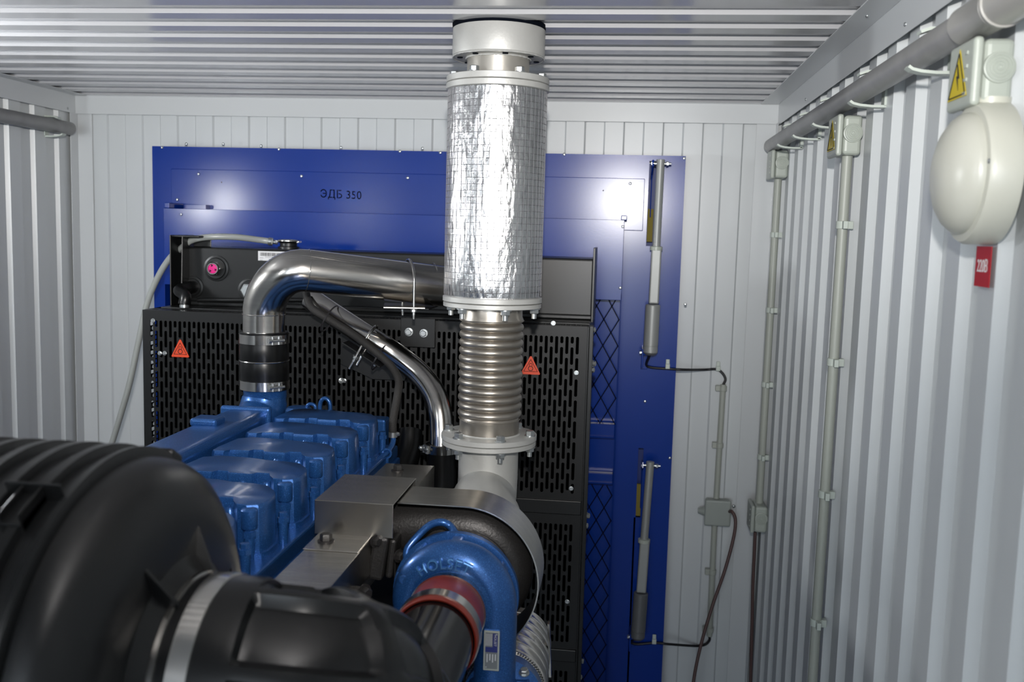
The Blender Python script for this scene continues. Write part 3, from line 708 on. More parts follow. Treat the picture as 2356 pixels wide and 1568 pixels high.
OUT = [(-.235, .035), (-.234, .002), (-.226, -.006), (-.208, -.005), (-.200, .006), (-.162, .007), (-.156, .018), (-.137, .018), (-.131, .007), (-.088, .006), (-.082, .018), (-.058, .018), (-.050, .000), (-.040, -.014), (-.022, -.018), (-.006, -.010), (0, .004), (0, .045), (-.010, .075), (-.030, .103), (-.06, .112), (-.10, .115), (-.13, .125), (-.20, .130), (-.228, .112)]
DY = [2.092, 1.929, 1.760, 1.592, 1.432, 1.27]
def rocker():
    y0 = 0
    def inset(p, k): cx, cy = -.118, .062; return (cx+(p[0]-cx)*k, cy+(p[1]-cy)*k)
    mb = MB(); o = len(mb.v)
    lay = [(OUT, 0, 1.035), (OUT, .010, 1.035), (OUT, .0105, 1.0), (OUT, .078, .985), (OUT, .0825, .978), (OUT, .0855, .965), (OUT, .0865, .945)]
    rr = []
    for poly, z, k in lay: rr.append([Vector((*inset(p, k), z)) for p in poly])
    mb.rings(rr, sm=True)
    return mb
def shifted(mb, d):
    mb.v = [v+Vector(d) for v in mb.v]; return mb
for i, dy in enumerate(DY):
    base = Vector((-.540, dy, -.5165))
    rc = shifted(rocker(), base).build('rocker_cover', 'eng', en, sharp=30)
    # corner bosses with their clamping studs
    for bx, by, bt, br in ((-.020, -.016, .083, .0128), (-.216, -.004, .079, .010)):
        b = base+Vector((bx, by, 0))
        MB().lathe(b, (0, 0, 1), [(.050, br*.9), (.052, br), (bt-.004, br), (bt-.001, br*.8), (bt, br*.5)], 20).build('boss', 'eng', rc)
        MB().lathe(b, (0, 0, 1), [(-.012, .0085), (.036, .0085)], 16).lathe(b, (0, 0, 1), [(.036, .0105), (.045, .0105), (.0455, .008), (.051, .008)], 6, sm=False).build('stud', 'eng', rc)
    b = base+Vector((.003, .070, 0))
    MB().lathe(b, (0, 0, 1), [(-.012, .0080), (.036, .0080)], 16).lathe(b, (0, 0, 1), [(.036, .0098), (.044, .0098), (.0445, .0075), (.052, .0075), (.053, .005)], 6, sm=False).build('stud', 'eng', rc)
    for bx in (-.172, -.105, -.062):
        rbx = MB().lathe(base+Vector((bx, .010, 0)), (0, 0, 1), [(0, .009), (.070, .008), (.074, .005)], 12)
        rbx.build('rib', 'eng', rc)
# intake manifold and elbow
mf = MB(); 
zt_, zl = -.415, -.535
prof_ = [(-.890, zl), (-.890, zt_-.022), (-.875, zt_), (-.797, zt_), (-.785, zt_-.012), (-.785, zl)]
rings_ = [[Vector((x+(.0 if y < 2.04 else (-(x+.84))*.12*(y-2.04)/.09), y, z)) for x, z in prof_] for y in (1.2, 1.5, 1.85, 2.04, 2.10)]
mf.rings(rings_, sm=False); mf.build('intake_manifold', 'eng', en, bevel=.006, seg=3)
mf2 = MB().box((-.896, 2.090, zl+.01), (-.778, 2.106, zt_+.007)); mf2.build('manifold_flange', 'eng', en, bevel=.007, seg=3)
c = P(478, 967, 1.93)
mp_ = MB().box((c.x-.029, c.y-.026, zt_-.004), (c.x+.029, c.y+.026, zt_+.013)); mp_.build('manifold_boss', 'eng', en, bevel=.006, seg=3)
ex = P(608, 900, 2.2).x
eb_ = smooth([(-.840, 2.06, -.475), (-.840, 2.13, -.472), (-.838, 2.185, -.445), (ex, 2.205, -.405), (ex, 2.2, hz0.z+.012)], 6)
MB().tube(eb_, [.055]*6+[.054]*6+[.053]*6+[.050]*7, 32).build('intake_elbow', 'eng', en)
br_ = MB().box((-.60, 1.95, -.60), (-.53, 2.0, -.50))
# lifting eye and small cap behind the last cover
le = MB().ring(P(748, 932, 2.31), (.2, 1, 0), .012, .0045, 24, 8, 0, PI, ref=(0, 0, -1)); q = P(748, 934, 2.31)
le = MB()
arc = [q+Vector((math.cos(a)*.013, 0, math.sin(a)*.020)) for a in [PI*k/10 for k in range(11)]]
le.tube([arc[0]-Vector((0, 0, .035))]+arc+[arc[-1]-Vector((0, 0, .035))], .0052, 10); le.build('lifting_eye', 'eng', en)
q2 = P(716, 936, 2.31); arc = [q2+Vector((math.cos(a)*.011, 0, math.sin(a)*.008)) for a in [PI*k/10 for k in range(11)]]
MB().tube([arc[0]-Vector((0, 0, .03))]+arc+[arc[-1]-Vector((0, 0, .03))], .0042, 10).build('hose_bracket', 'eng', en)
q = P(688, 945, 2.31); MB().lathe(q-Vector((0, 0, .03)), (0, 0, 1), [(0, .034), (.033, .034), (.040, .028), (.042, .01)], 24).build('breather_cap', 'eng', en)
MB().box((-.66, 2.28, -.62), (-.56, 2.33, -.46)).build('rear_bracket', 'eng', en, bevel=.006)
# blue lines clipped along the head
def bl(name, pts, r, mt='eng'): return MB().tube(smooth(pts, 6), r, 12).build(name, mt, en)
bl('fuel_line', [P(904, 1000, 2.2), P(904, 1018, 2.19), P(893, 1037, 2.16), P(872, 1055, 2.12), P(845, 1075, 2.06), P(818, 1092, 2.0), P(795, 1112, 1.93), P(784, 1130, 1.90)], .0065)
bl('fuel_line', [P(735, 1190, 1.70), P(722, 1210, 1.66), P(690, 1236, 1.59), P(660, 1256, 1.55), P(630, 1282, 1.50), P(598, 1308, 1.45), P(560, 1338, 1.40)], .0065)
for px, py, y in ((845, 1080, 2.06), (889, 1043, 2.15), (660, 1256, 1.55)):
    q = P(px, py, y)
    cs = MB().ring(q, (-.4, 1, 0), .0105, .0030, 20, 6); cs.cyl(q-Vector((-.0, 0, .055)), q-Vector((0, 0, .010)), .0062, 12); cs.lathe(q-Vector((0, 0, .034)), (0, 0, 1), [(0, .009), (.012, .009)], 6, sm=False)
    cs.build('line_clip', 'eng', en)
MB().tube(smooth([(-.535, 2.2, -.64), (-.515, 2.32, -.56), (-.515, 2.36, -.50)], 6), .030, 20).build('thermostat_hose', 'rubber', en)
# cast iron exhaust manifold under the shields
cm = MB().tube([(-.435, 1.15, -.575), (-.435, 1.5, -.570), (-.435, 2.0, -.575)], .042, 20)
for y in DY: cm.cyl((-.53, y+.06, -.58), (-.43, y+.06, -.58), .03, 14)
cm.build('exhaust_manifold', 'cast', en)
MB().box((-.50, 1.10, -.95), (-.36, 2.0, -.72)).build('side_cover', 'black', en, bevel=.01)

# ------------------------------------------------------------------ stainless heat shields
s1 = MB(); z = -.500
s1.box((-.478, 1.06, z-.002), (-.390, 1.438, z)); s1.box((-.392, 1.06, z-.085), (-.390, 1.438, z))
o1 = s1.build('heat_shield', 'plate', bevel=.001); tag(o1, 'flat stainless heat shield nearest the camera beside the turbocharger', 'heat shield', 'stainless heat shields over the exhaust manifold')
s2 = MB(); s2.box((-.480, 1.430, z), (-.391, 1.67, z+.0018)); s2.box((-.393, 1.430, z-.06), (-.391, 1.52, z)); s2.box((-.489, 1.67, z), (-.384, 2.004, z+.002)); s2.box((-.386, 1.67, z-.07), (-.384, 2.004, z+.002))
o2 = s2.build('heat_shield', 'plate', bevel=.001); tag(o2, 'long low stainless heat shield running back under the raised box shield', 'heat shield', 'stainless heat shields over the exhaust manifold')
s3 = MB(); zt3 = -.442
s3.box((-.486, 1.507, zt3-.002), (-.355, 1.682, zt3)); s3.box((-.486, 1.507, -.499), (-.355, 1.509, zt3)); s3.box((-.486, 1.507, -.498), (-.484, 1.682, zt3)); s3.box((-.486, 1.680, -.497), (-.355, 1.682, zt3))
o3 = s3.build('heat_shield', 'plate', bevel=.0015); tag(o3, 'raised box shaped stainless heat shield beside the rocker covers', 'heat shield', 'stainless heat shields over the exhaust manifold')
darkb = proto(MB().lathe((0, 0, 0), (0, 0, 1), [(0, .0135), (.002, .0135)], 16).lathe((0, 0, .002), (0, 0, 1), [(0, .0098), (.009, .0098), (.011, .008)], 6, sm=False), 'bolt', 'cast')
place('bolt', darkb, o2, Vector((P(750, 1255, 1.472).x, 1.472, z+.0018)), (0, 0, 1), .3)
q = P(915, 1082, 1.945); place('bolt', darkb, o2, Vector((q.x, 1.945, z+.002)), (0, 0, 1), .6)
# curved shield over the turbine
cs = MB(); Rr = .1275; rr = []
pr = [(TX-.110, TZc+Rr)]
pr += [(TX+Rr*math.cos(a), TZc+Rr*math.sin(a)) for a in [PI/2-(PI/2+.95)*k/36 for k in range(37)]]
inn = [(TX-.110, TZc+Rr-.002)]+[(TX+(Rr-.002)*math.cos(a), TZc+(Rr-.002)*math.sin(a)) for a in [PI/2-(PI/2+.95)*k/36 for k in range(37)]]
n = len(pr); ya, yb = 1.540, 1.645
vs = [(x, y, z) for pts in (pr, inn) for y in (ya, yb) for x, z in pts]
fs = []
for i in range(n-1):
    fs += [(i, i+1, n+i+1, n+i), (2*n+i, 3*n+i, 3*n+i+1, 2*n+i+1), (i, 2*n+i, 2*n+i+1, i+1), (n+i, n+i+1, 3*n+i+1, 3*n+i)]
fs += [(0, n, 3*n, 2*n), (n-1, 3*n-1, 4*n-1, 2*n-1)]
cs.add(vs, fs, True); o4 = cs.build('heat_shield', 'plate'); m_ = o4.modifiers.new('split', 'EDGE_SPLIT'); m_.split_angle = math.radians(40)
tag(o4, 'curved stainless heat shield wrapped over the turbine housing', 'heat shield', 'stainless heat shields over the exhaust manifold')

# ------------------------------------------------------------------ turbocharger
tb_ = thing('turbocharger', 'turbocharger with blue compressor cover and dark cast turbine housing', 'turbocharger', (TX, 1.58, -.72))
YC = 1.448
def arc_pts(R, a0, a1, n, y, cx=TX, cz=TZc): return [Vector((cx+R*math.cos(a0+(a1-a0)*k/n), y, cz+R*math.sin(a0+(a1-a0)*k/n))) for k in range(n+1)]
vo = arc_pts(.0690, math.radians(245), 0, 40, YC)
dn_ = [Vector((TX+.0700, YC, TZc-t)) for t in (.02, .05, .09, .13)]
rad = [.020+.0125*min(1, k/30) for k in range(41)]+[.0325]*4
MB().tube(vo+dn_, rad, 28).build('compressor_volute', 'eng', tb_)
MB().lathe((TX, YC, TZc), (0, -1, 0), [(-.030, .075), (.002, .075), (.012, .066), (.018, .058), (.022, .0575), (.024, .060), (.030, .060), (.032, .054), (.05, .053)], 64).build('inlet_face', 'eng', tb_)
fl_ = MB().lathe((TX, YC+.030, TZc), (0, 1, 0), [(0, .088), (.002, .1010), (.014, .1010), (.016, .09)], 64); fl_.build('back_flange', 'eng', tb_)
for a in (35, 88, 125, 160):
    fb = MB()
    a = math.radians(a); q = Vector((TX+.089*math.cos(a), YC+.018, TZc+.089*math.sin(a))); rv = Matrix.Rotation(-a+PI/2, 3, 'Y')
    fb.box(q-Vector((.009, .013, .005)), q+Vector((.009, .012, .009)), rv, q)
    fb.build('flange_lug', 'eng', tb_, bevel=.003)
for px, py in ((928, 1333), (1129, 1351)):
    q = P(px, py, YC-.022); bs = MB().lathe(q+Vector((0, .010, 0)), (0, -1, 0), [(0, .0078), (.010, .0075), (.0115, .0062), (.0115, .005), (.0105, .0045)], 20); bs.build('plug', 'eng', tb_)
Rt = .0725
def wrap(x, y, z):
    a = math.radians(97)-x/Rt; rad = Rt+y; rt = .0205+.0125*min(1, ((245-math.degrees(a))/245*40)/30); q = max(-.9, min(.9, (rad-.0690)/rt))
    return Vector((TX+rad*math.cos(a), YC-rt*math.sqrt(1-q*q)-z*1.0, TZc+rad*math.sin(a)))
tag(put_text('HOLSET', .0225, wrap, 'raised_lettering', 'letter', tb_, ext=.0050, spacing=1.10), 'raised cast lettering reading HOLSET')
# outlet flange at the bottom and nameplate
ox = TX+.0700
MB().lathe((ox, YC, TZc-.125), (0, 0, 1), [(-.02, .036), (-.016, .041), (-.002, .041), (.002, .036), (.006, .032)], 40).build('outlet_flange', 'eng', tb_)
q = P(1131, 1495, YC-.033)
np_ = MB().box((q.x-.0138, q.y-.001, q.z-.034), (q.x+.0138, q.y+.006, q.z+.034)).build('nameplate_pad', 'eng', tb_, bevel=.003)
n1 = MB().box((q.x-.0120, q.y-.0022, q.z-.0315), (q.x+.0120, q.y-.001, q.z+.0315)).build('nameplate', 'pvc', tb_, bevel=.002)
tag(n1, 'small metal nameplate with blue and grey printing')
MB().box((q.x-.0096, q.y-.0026, q.z-.0285), (q.x+.0096, q.y-.0022, q.z+.0285)).build('plate_face', 'tagp', n1)
MB().box((q.x+.0018, q.y-.0029, q.z+.006), (q.x+.0092, q.y-.0026, q.z+.028)).box((q.x-.0092, q.y-.0029, q.z-.002), (q.x+.0092, q.y-.0026, q.z+.006)).build('blue_print', 'bluelab', n1)
lm = MB()
for k in range(5): lm.box((q.x-.0088+k*.0021, q.y-.0029, q.z+.008), (q.x-.0080+k*.0021, q.y-.0026, q.z+.027))
for k in range(4): lm.box((q.x-.007+k*.0042, q.y-.0030, q.z-.018+k % 2*.003), (q.x-.0054+k*.0042, q.y-.0026, q.z-.005))
lm.build('print_line', 'paper', n1)
put_text('HOLSET', .0052, lambda x, y, zz: (q.x+.0056+y, q.y-.0031-zz, q.z+.017-x), 'print_logo', 'paper', n1, ext=.0001)
for sx, sz in ((.0075, .0262), (-.0078, -.0262)): place('rivet', SCREW, n1, (q.x+sx, q.y-.0026, q.z+sz), (0, -1, 0), scale=.3)
# oil feed pipe
MB().tube(smooth([P(936, 1288, 1.49), P(938, 1262, 1.495), P(962, 1232, 1.505), P(990, 1207, 1.51), P(1018, 1201, 1.51), P(1038, 1212, 1.51), P(1052, 1236, 1.49)], 8), .0062, 14).build('oil_feed_pipe', 'eng', tb_)
# bearing housing, turbine volute
MB().lathe((TX, YC+.045, TZc), (0, 1, 0), [(0, .06), (.04, .055), (.06, .075)], 40).build('bearing_housing', 'cast', tb_)
tv = [Vector((-.45, 1.60, -.525)), Vector((-.41, 1.60, -.515)), Vector((-.35, 1.60, -.503)), Vector((-.30, 1.60, -.500))]+arc_pts(.0750, math.radians(92), math.radians(-190), 44, 1.60)
rad = [.040, .043, .044, .0445]+[.0445-.020*k/44 for k in range(45)]
MB().tube(tv, rad, 28).build('turbine_volute', 'cast', tb_)
MB().lathe((TX, 1.55, TZc), (0, 1, 0), [(0, .05), (.006, .082), (.05, .085), (.10, .07), (.13, .062)], 48).build('turbine_core', 'cast', tb_)
MB().lathe((TX, 1.70, TZc), (0, 1, 0), [(0, .070), (.004, .076), (.02, .076), (.024, .07)], 40).build('turbine_clamp', 'band', tb_)
# cast flange and foot at the left
c = P(880, 1262, 1.52)
MB().box((c.x-.016, 1.505, c.z-.050), (c.x+.010, 1.57, c.z+.025), Matrix.Rotation(.15, 3, 'Y'), c).build('inlet_flange', 'cast', tb_, bevel=.006)
MB().box((c.x+.010, 1.515, c.z-.047), (c.x+.022, 1.575, c.z+.02), Matrix.Rotation(.10, 3, 'Y'), c).build('inlet_flange', 'cast', tb_, bevel=.005)
MB().tube(smooth([(c.x-.05, 1.54, c.z-.02), (c.x-.025, 1.54, c.z-.024), (c.x+.0, 1.54, c.z-.026)]), [.028]*17, 20).build('manifold_branch', 'cast', tb_)
for px, py in ((863, 1244), (917, 1278)): place('bolt', darkb, tb_, P(px, py, 1.505), (1, -.7, 0), .4, .8)
q = P(826, 1357, 1.42); MB().cyl(q-Vector((.02, 0, 0)), q+Vector((.008, -.006, 0)), .0075, 16).build('spacer', 'cast', tb_); place('bolt', darkb, tb_, q+Vector((.009, -.006, 0)), (1, -.8, 0), .3, .95)
sp2 = MB().box((c.x+.020, 1.52, c.z-.16), (c.x+.022, 1.58, c.z-.01)); sp2.box((c.x-.06, 1.54, c.z-.22), (c.x+.05, 1.58, c.z-.13)); sp2.build('support_bracket', 'cast', tb_, bevel=.002)

# red silicone hose at the compressor inlet
rh = thing('silicone_hose', 'red silicone hose with steel clamps on the compressor inlet', 'hose', (TX, 1.36, TZc-.062))
MB().lathe((TX, 1.422, TZc), (0, -1, 0), [(0, .0560), (.002, .0575), (.060, .0590), (.118, .0625), (.122, .0612), (.120, .0585), (.0, .0570)], 64, cap=False).build('hose', 'red', rh)
tclamp(Vector((TX, 1.412, TZc)), (0, -1, 0), .0580, .016, rh, bolt=False); tclamp(Vector((TX, 1.325, TZc)), (0, -1, 0), .0622, .024, rh, (.2, 0, -1), bolt=True)

# lower right discharge clamps and pipe
dc = thing('discharge_pipe', 'polished steel discharge pipe with band clamps at the lower right of the turbocharger', 'pipe', P(1180, 1600, 1.7)+Vector((0, 0, -.06)))
A_ = P(1158, 1600, 1.48); B_ = P(1183, 1490, 1.76); dd = (B_-A_).normalized()
pf = [(0, .058), (.004, .066), (.012, .066)]
Ld = (B_-A_).length; t = .012; k = 0
while t < Ld:
    pf += [(t, .064), (t+.004, .0675), (t+.030, .0675), (t+.034, .069), (t+.038, .069), (t+.041, .064)]; t += .050
MB().lathe(A_+dd*.02, dd, pf, 56).build('pipe', 'steel', dc)
MB().lathe(A_, dd, [(-.03, .05), (-.02, .064), (.016, .064), (.018, .055)], 48).build('flange', 'eng', dc)
gr_ = MB(); x_, y_ = frame(dd)
for k in range(90):
    a = 2*PI*k/90; q = A_+dd*.019+(x_*math.cos(a)+y_*math.sin(a))*.0655; e = (x_*math.cos(a)+y_*math.sin(a)); tt_ = dd.cross(e)
    gr_.add([q-tt_*.0012-dd*.003, q+tt_*.0012-dd*.003, q+tt_*.0012+dd*.003, q-tt_*.0012+dd*.003, q-tt_*.0008-dd*.002+e*.002, q+tt_*.0008-dd*.002+e*.002, q+tt_*.0008+dd*.002+e*.002, q-tt_*.0008+dd*.002+e*.002], [(0, 3, 2, 1), (4, 5, 6, 7), (0, 1, 5, 4), (1, 2, 6, 5), (2, 3, 7, 6), (3, 0, 4, 7)])
tag(gr_.build('gasket_teeth', 'rubber', dc), kind='stuff')
fw_ = MB(); q = P(1205, 1560, 1.47); fw_.box(q-Vector((.012, .02, .03)), q+Vector((.010, .0, .004))); fw_.build('flange_lug', 'eng', dc, bevel=.003)
place('bolt', BOLT, dc, P(1206, 1548, 1.45), (0, -.3, 1), 0, .9)
qb = MB(); q = P(1262, 1470, 1.70)
MB().box(q-Vector((.001, .004, .07)), q+Vector((.003, .010, .03)), Matrix.Rotation(-.06, 3, 'Y'), q).build('strap', 'band', dc)

# ------------------------------------------------------------------ air filter and intake boot
YA, ZA, XE = .90, -.455, -.433
af = thing('air_filter', 'large ribbed black plastic air filter housing at the lower left', 'air filter', (-.75, YA, ZA-.24))
def LX(name, mt, prof, parent=af, n=96, c=(-.020, YA, ZA), **k): return MB().lathe(c, (1, 0, 0), prof, n, **k).build(name, mt, parent)
pf = [(-1.25, .12), (-1.24, 0.2229)]
x = -1.22
while x < -.485:
    pf += [(x, 0.2220), (x+.003, 0.2302), (x+.012, 0.2302), (x+.015, 0.2220)]; x += .0325
pf += [(x-.004, 0.2229), (x, 0.2282), (x+.006, 0.2287), (x+.009, 0.2200)]
LX('canister', 'plastic', pf)
cp = [(-.475, 0.1930), (-.472, 0.2186), (-.455, 0.2183), (-.444, 0.2162), (-.434, 0.2104), (-.424, 0.1969), (-.415, .180), (-.411, .158), (-.4095, .135), (-.4085, .118)]
LX('end_cap', 'plastic', cp)
LX('outlet_neck', 'plastic', [(-.412, .128), (-.405, .113), (-.396, .104), (-.36, .101), (-.325, .101)])
for k in range(8):
    gs = MB()
    a = 2*PI*k/8+.45; u = Vector((0, math.cos(a), math.sin(a))); t2 = Vector((0, -math.sin(a), math.cos(a)))
    c0 = Vector((-.02, YA, ZA)); tri = [(-.385, .100), (-.4105, .150), (-.425, .155), (-.415, .10)]
    vs = [c0+Vector((x, 0, 0))+u*r+t2*s for s in (-.0022, .0022) for x, r in tri]
    gs.add(vs, [(0, 1, 2, 3), (7, 6, 5, 4), (0, 4, 5, 1), (1, 5, 6, 2), (2, 6, 7, 3), (3, 7, 4, 0)])
    gs.build('gusset', 'plastic', af)
# retaining latches and the moulded handle seen at the left
def latch(a_deg, x0, wd=.05):
    a = math.radians(a_deg); u = Vector((0, -math.cos(a), math.sin(a))); t2 = Vector((0, math.sin(a), math.cos(a))); c0 = Vector((x0, YA, ZA))
    b = MB(); xa = Vector((1, 0, 0))
    def bx(dx0, dx1, r0, r1, t0, t1):
        vs = [c0+xa*x+u*r+t2*t for r in (r0, r1) for x, t in ((dx0, t0), (dx1, t0), (dx1, t1), (dx0, t1))]
        b.add(vs, [(3, 2, 1, 0), (4, 5, 6, 7), (0, 1, 5, 4), (1, 2, 6, 5), (2, 3, 7, 6), (3, 0, 4, 7)])
    bx(-wd*.9, wd*.9, .218, .240, .0, .0022); bx(-.010, -.008, .216, .238, -.040, .0); bx(.008, .010, .216, .238, -.040, .0); bx(-.010, .010, .216, .229, -.042, 0)
    return b.build('latch', 'plastic', af, bevel=.002)
latch(66, -.520, .030)
MB().box((-.522, YA+.10, ZA+.186), (-.485, YA+.130, ZA+.200), Matrix.Rotation(-.55, 3, 'X'), (-.48, YA+.12, ZA+.19)).build('strap_end', 'plastic', af, bevel=.004)
ab = MB().box((-.95, YA-.12, ZA-.32), (-.90, YA+.12, ZA-.20)).box((-.66, YA-.12, ZA-.32), (-.61, YA+.12, ZA-.20)).box((-.95, YA-.02, ZF), (-.61, YA+.02, ZA-.30)); ab.build('mounting_bracket', 'black', af)

ib = thing('intake_boot', 'black rubber elbow boot with recessed panels leading from the air filter', 'intake boot', (-.30, .95, ZA-.12))
bc_ = smooth([(-.418, YA, ZA), (-.360, YA, ZA), (-.300, YA+.010, ZA-.006), (-.268, YA+.050, ZA-.024), (-.252, YA+.105, ZA-.062), (-.247, YA+.160, ZA-.098), (TX, YA+.205, ZA-.117)], 14)
nn = len(bc_); t = (bc_[1]-bc_[0]).normalized(); x, y = frame(t, (0, 0, 1)); rings_ = []; NR = 160
def sst(a, b, v): v = max(0, min(1, (v-a)/(b-a))); return v*v*(3-2*v)
Ls = [0]
for i in range(1, nn): Ls.append(Ls[-1]+(bc_[i]-bc_[i-1]).length)
for i, p in enumerate(bc_):
    nt = (bc_[min(i+1, nn-1)]-bc_[max(i-1, 0)]).normalized(); q = t.rotation_difference(nt); x = q @ x; y = q @ y; t = nt
    u = Ls[i]/Ls[-1]
    rb = .1035 if u < .3 else .1035+(.062-.1035)*sst(.28, 1.0, u)
    row = []
    for j in range(NR):
        a = 2*PI*j/NR
        # ribs between recessed windows
        fu = (u-.17)/.235; inside = 0
        if 0 < fu < 3:
            q1 = fu % 1; q2 = (a/(2*PI)*7+.094) % 1
            inside = sst(.06, .14, q1)*sst(.94, .86, q1)*sst(.06, .14, q2)*sst(.94, .86, q2)
        rim = .0025 if u > .965 else 0
        r = rb*(1.0)-.011*inside*(1 if u < .95 else 0)+rim
        row.append(p+(x*math.cos(a)+y*math.sin(a))*r)
    rings_.append(row)
MB().rings(rings_).build('boot', 'rubber', ib)
MB().lathe((-.415, YA, ZA), (1, 0, 0), [(-.002, .1030), (-.001, .1056), (.004, .1056), (.005, .1030)], 96, cap=False).build('clamp_band', 'band', ib)
MB().lathe((-.398, YA, ZA), (1, 0, 0), [(-.002, .1035), (-.001, .1058), (.019, .1058), (.020, .1035)], 96, cap=False).build('clamp_band', 'band', ib)
tg = MB().box((-.285, YA+.03, ZA+.095), (-.25, YA+.045, ZA+.0960))
it = thing('intake_tube', 'glossy black intake tube between the rubber boot and red hose', 'pipe', (TX, 1.25, TZc-.05))
MB().tube(smooth([(TX, YA+.16, ZA-.105), (TX, YA+.21, ZA-.118), (TX, 1.22, TZc), (TX, 1.32, TZc), (TX, 1.38, TZc)], 8), .0572, 48).build('tube', 'gloss', it)

# ------------------------------------------------------------------ right wall services
WX = XR-.010
def jbox(label, yc, zc, ly=.095, lz=.084, dx=.050, sticker=True, group='junction boxes on the right wall', nm='junction_box'):
    x1 = WX; x0 = WX-dx
    t = thing(nm, label, 'junction box', (WX, yc, zc-lz/2), group)
    MB().box((x0+.013, yc-ly/2+.002, zc-lz/2+.002), (x1, yc+ly/2-.002, zc+lz/2-.002)).build('body', 'box', t, bevel=.008, seg=3)
    MB().box((x0, yc-ly/2, zc-lz/2), (x0+.012, yc+ly/2, zc+lz/2)).build('lid', 'box', t, bevel=.005, seg=3)
    g = MB(); c = Vector((x0+.013+(dx-.013)*.5, yc-ly/2+.003, zc+.004))
    g.lathe(c, (0, -1, 0), [(0, .0195), (.004, .0190), (.0045, .0175)], 32)
    for R in (.0155, .0115, .0075, .0035): g.ring(c+Vector((0, -.0045, 0)), (0, 1, 0), R, .0015, 28, 6)
    g.build('cable_grommet', 'box', t)
    n_ = MB()
    for k in range(4): n_.box((x0-.0015, yc-ly*.3+k*.001, zc-lz*.32+k*lz*.2), (x0, yc-ly*.18, zc-lz*.32+k*lz*.2+.004))
    n_.build('lid_marks', 'box', t)
    if sticker:
        s = MB().prism([(-.036, -.028), (.036, -.028), (0, .034)], 0, .0006, lambda a, b, d: (x0-.0005-d, yc+.004+a, zc+b)).build('warning_sticker', 'yellow', t)
        tag(s, 'yellow triangular electric shock warning sticker')
        e = MB()
        for p0, p1 in (((-.031, -.025), (.031, -.025)), ((.031, -.025), (0, .029)), ((0, .029), (-.031, -.025))):
            e.cyl((x0-.0013, yc+.004+p0[0], zc+p0[1]), (x0-.0013, yc+.004+p1[0], zc+p1[1]), .0009, 4)
        e.prism([(.003, .016), (-.006, -.003), (-.0005, -.003), (-.004, -.018), (.006, .001), (.001, .001), (.006, .016)], 0, .0005, lambda a, b, d: (x0-.0012-d, yc+.004+a, zc+b))
        e.build('lightning_symbol', 'ink', s)
    return t
ZB = .214
jbox('junction box with large yellow sticker directly above the round lamp', 1.343, ZB)
jbox('junction box with yellow sticker at the top of the middle wall conduit', 2.130, ZB)
jbox('farthest upper junction box without sticker near the back right corner', 3.045, ZB+.006, sticker=False)
jbox('lower junction box near the back right corner at the foot of its conduit', 3.055, -.862, lz=.086, sticker=False)
b5 = P(1650, 1176, 3.17)
t5 = thing('junction_box', 'square grey junction box mounted on the back wall', 'junction box', (b5.x, b5.y, b5.z-.042))
MB().box((b5.x-.040, b5.y-.012, b5.z-.041), (b5.x+.040, YB-.008, b5.z+.041)).build('body', 'boxg', t5, bevel=.008, seg=3)
MB().box((b5.x-.042, b5.y-.024, b5.z-.043), (b5.x+.042, b5.y-.012, b5.z+.043)).build('lid', 'boxg', t5, bevel=.006, seg=3)
MB().cyl((b5.x-.062, b5.y-.002, b5.z), (b5.x-.038, b5.y-.002, b5.z), .008, 12, .017).build('cable_grommet', 'boxg', t5)
# conduits
def conduit(label, pts, clips, r, axis, name='conduit', side=Vector((0, -1, 0)), wallx=WX):
    t = thing(name, label, 'conduit', pts[-1], 'thin grey conduits')
    MB().tube(pts, r, 20).build('tube', 'pvc', t)
    for z in clips:
        p = pts[0].lerp(pts[-1], (z-pts[0].z)/(pts[-1].z-pts[0].z))
        b = MB(); b.lathe(p-Vector((0, 0, .008)), (0, 0, 1), [(0, r), (0, r+.003), (.016, r+.003), (.016, r)], 20, cap=False)
        if axis == 'x': b.box((p.x-.004, p.y-r-.018, p.z-.008), (p.x+.005, p.y-r-.001, p.z+.008)); b.box((p.x-.002, p.y-.010, p.z-.008), (WX, p.y+.006, p.z+.008))
        else: b.box((p.x-r-.014, p.y-.006, p.z-.009), (p.x-r+.002, p.y+.012, p.z+.009)); b.box((p.x-.006, p.y, p.z-.008), (p.x+.006, YB-.008, p.z+.008))
        b.build('conduit_clip', 'clip' if axis == 'x' else 'pvc', t, bevel=.001)
    return t
cx1 = WX-.020
conduit('thin grey conduit in the back right corner between two junction boxes', [Vector((cx1, 3.05, ZB-.035)), Vector((cx1, 3.06, -.822))], [Zc for Zc in (P(1785, 540, 3.0).z, P(1776, 716, 3.0).z, P(1766, 890, 3.0).z, P(1754, 1060, 3.0).z)], .0115, 'x')
conduit('middle grey conduit running down the right wall to the floor', [Vector((cx1, 2.118, ZB-.04)), Vector((cx1, 2.135, ZF))], [P(1935, 517, 2.1).z, P(1915, 835, 2.1).z, P(1893, 1142, 2.1).z, P(1872, 1440, 2.1).z, -1.25, -1.6], .0108, 'x')
cA, cB = P(1664, 884, 3.17), P(1648, 1146, 3.17); cC, cD = P(1644, 1205, 3.17), P(1632, 1462, 3.17)
conduit('thin grey conduit on the back wall above the square grey box', [cA, cB], [P(1662, 893, 3.17).z, P(1655, 1024, 3.17).z], .0095, 'y')
conduit('thin grey conduit on the back wall below the square grey box', [cC, cD], [P(1638, 1315, 3.17).z, P(1632, 1448, 3.17).z], .0095, 'y')
for px, py in ((1688, 1164),): place('screw', SCREW, t5, P(px, py, YB-.008), (0, -1, 0), scale=1.2)
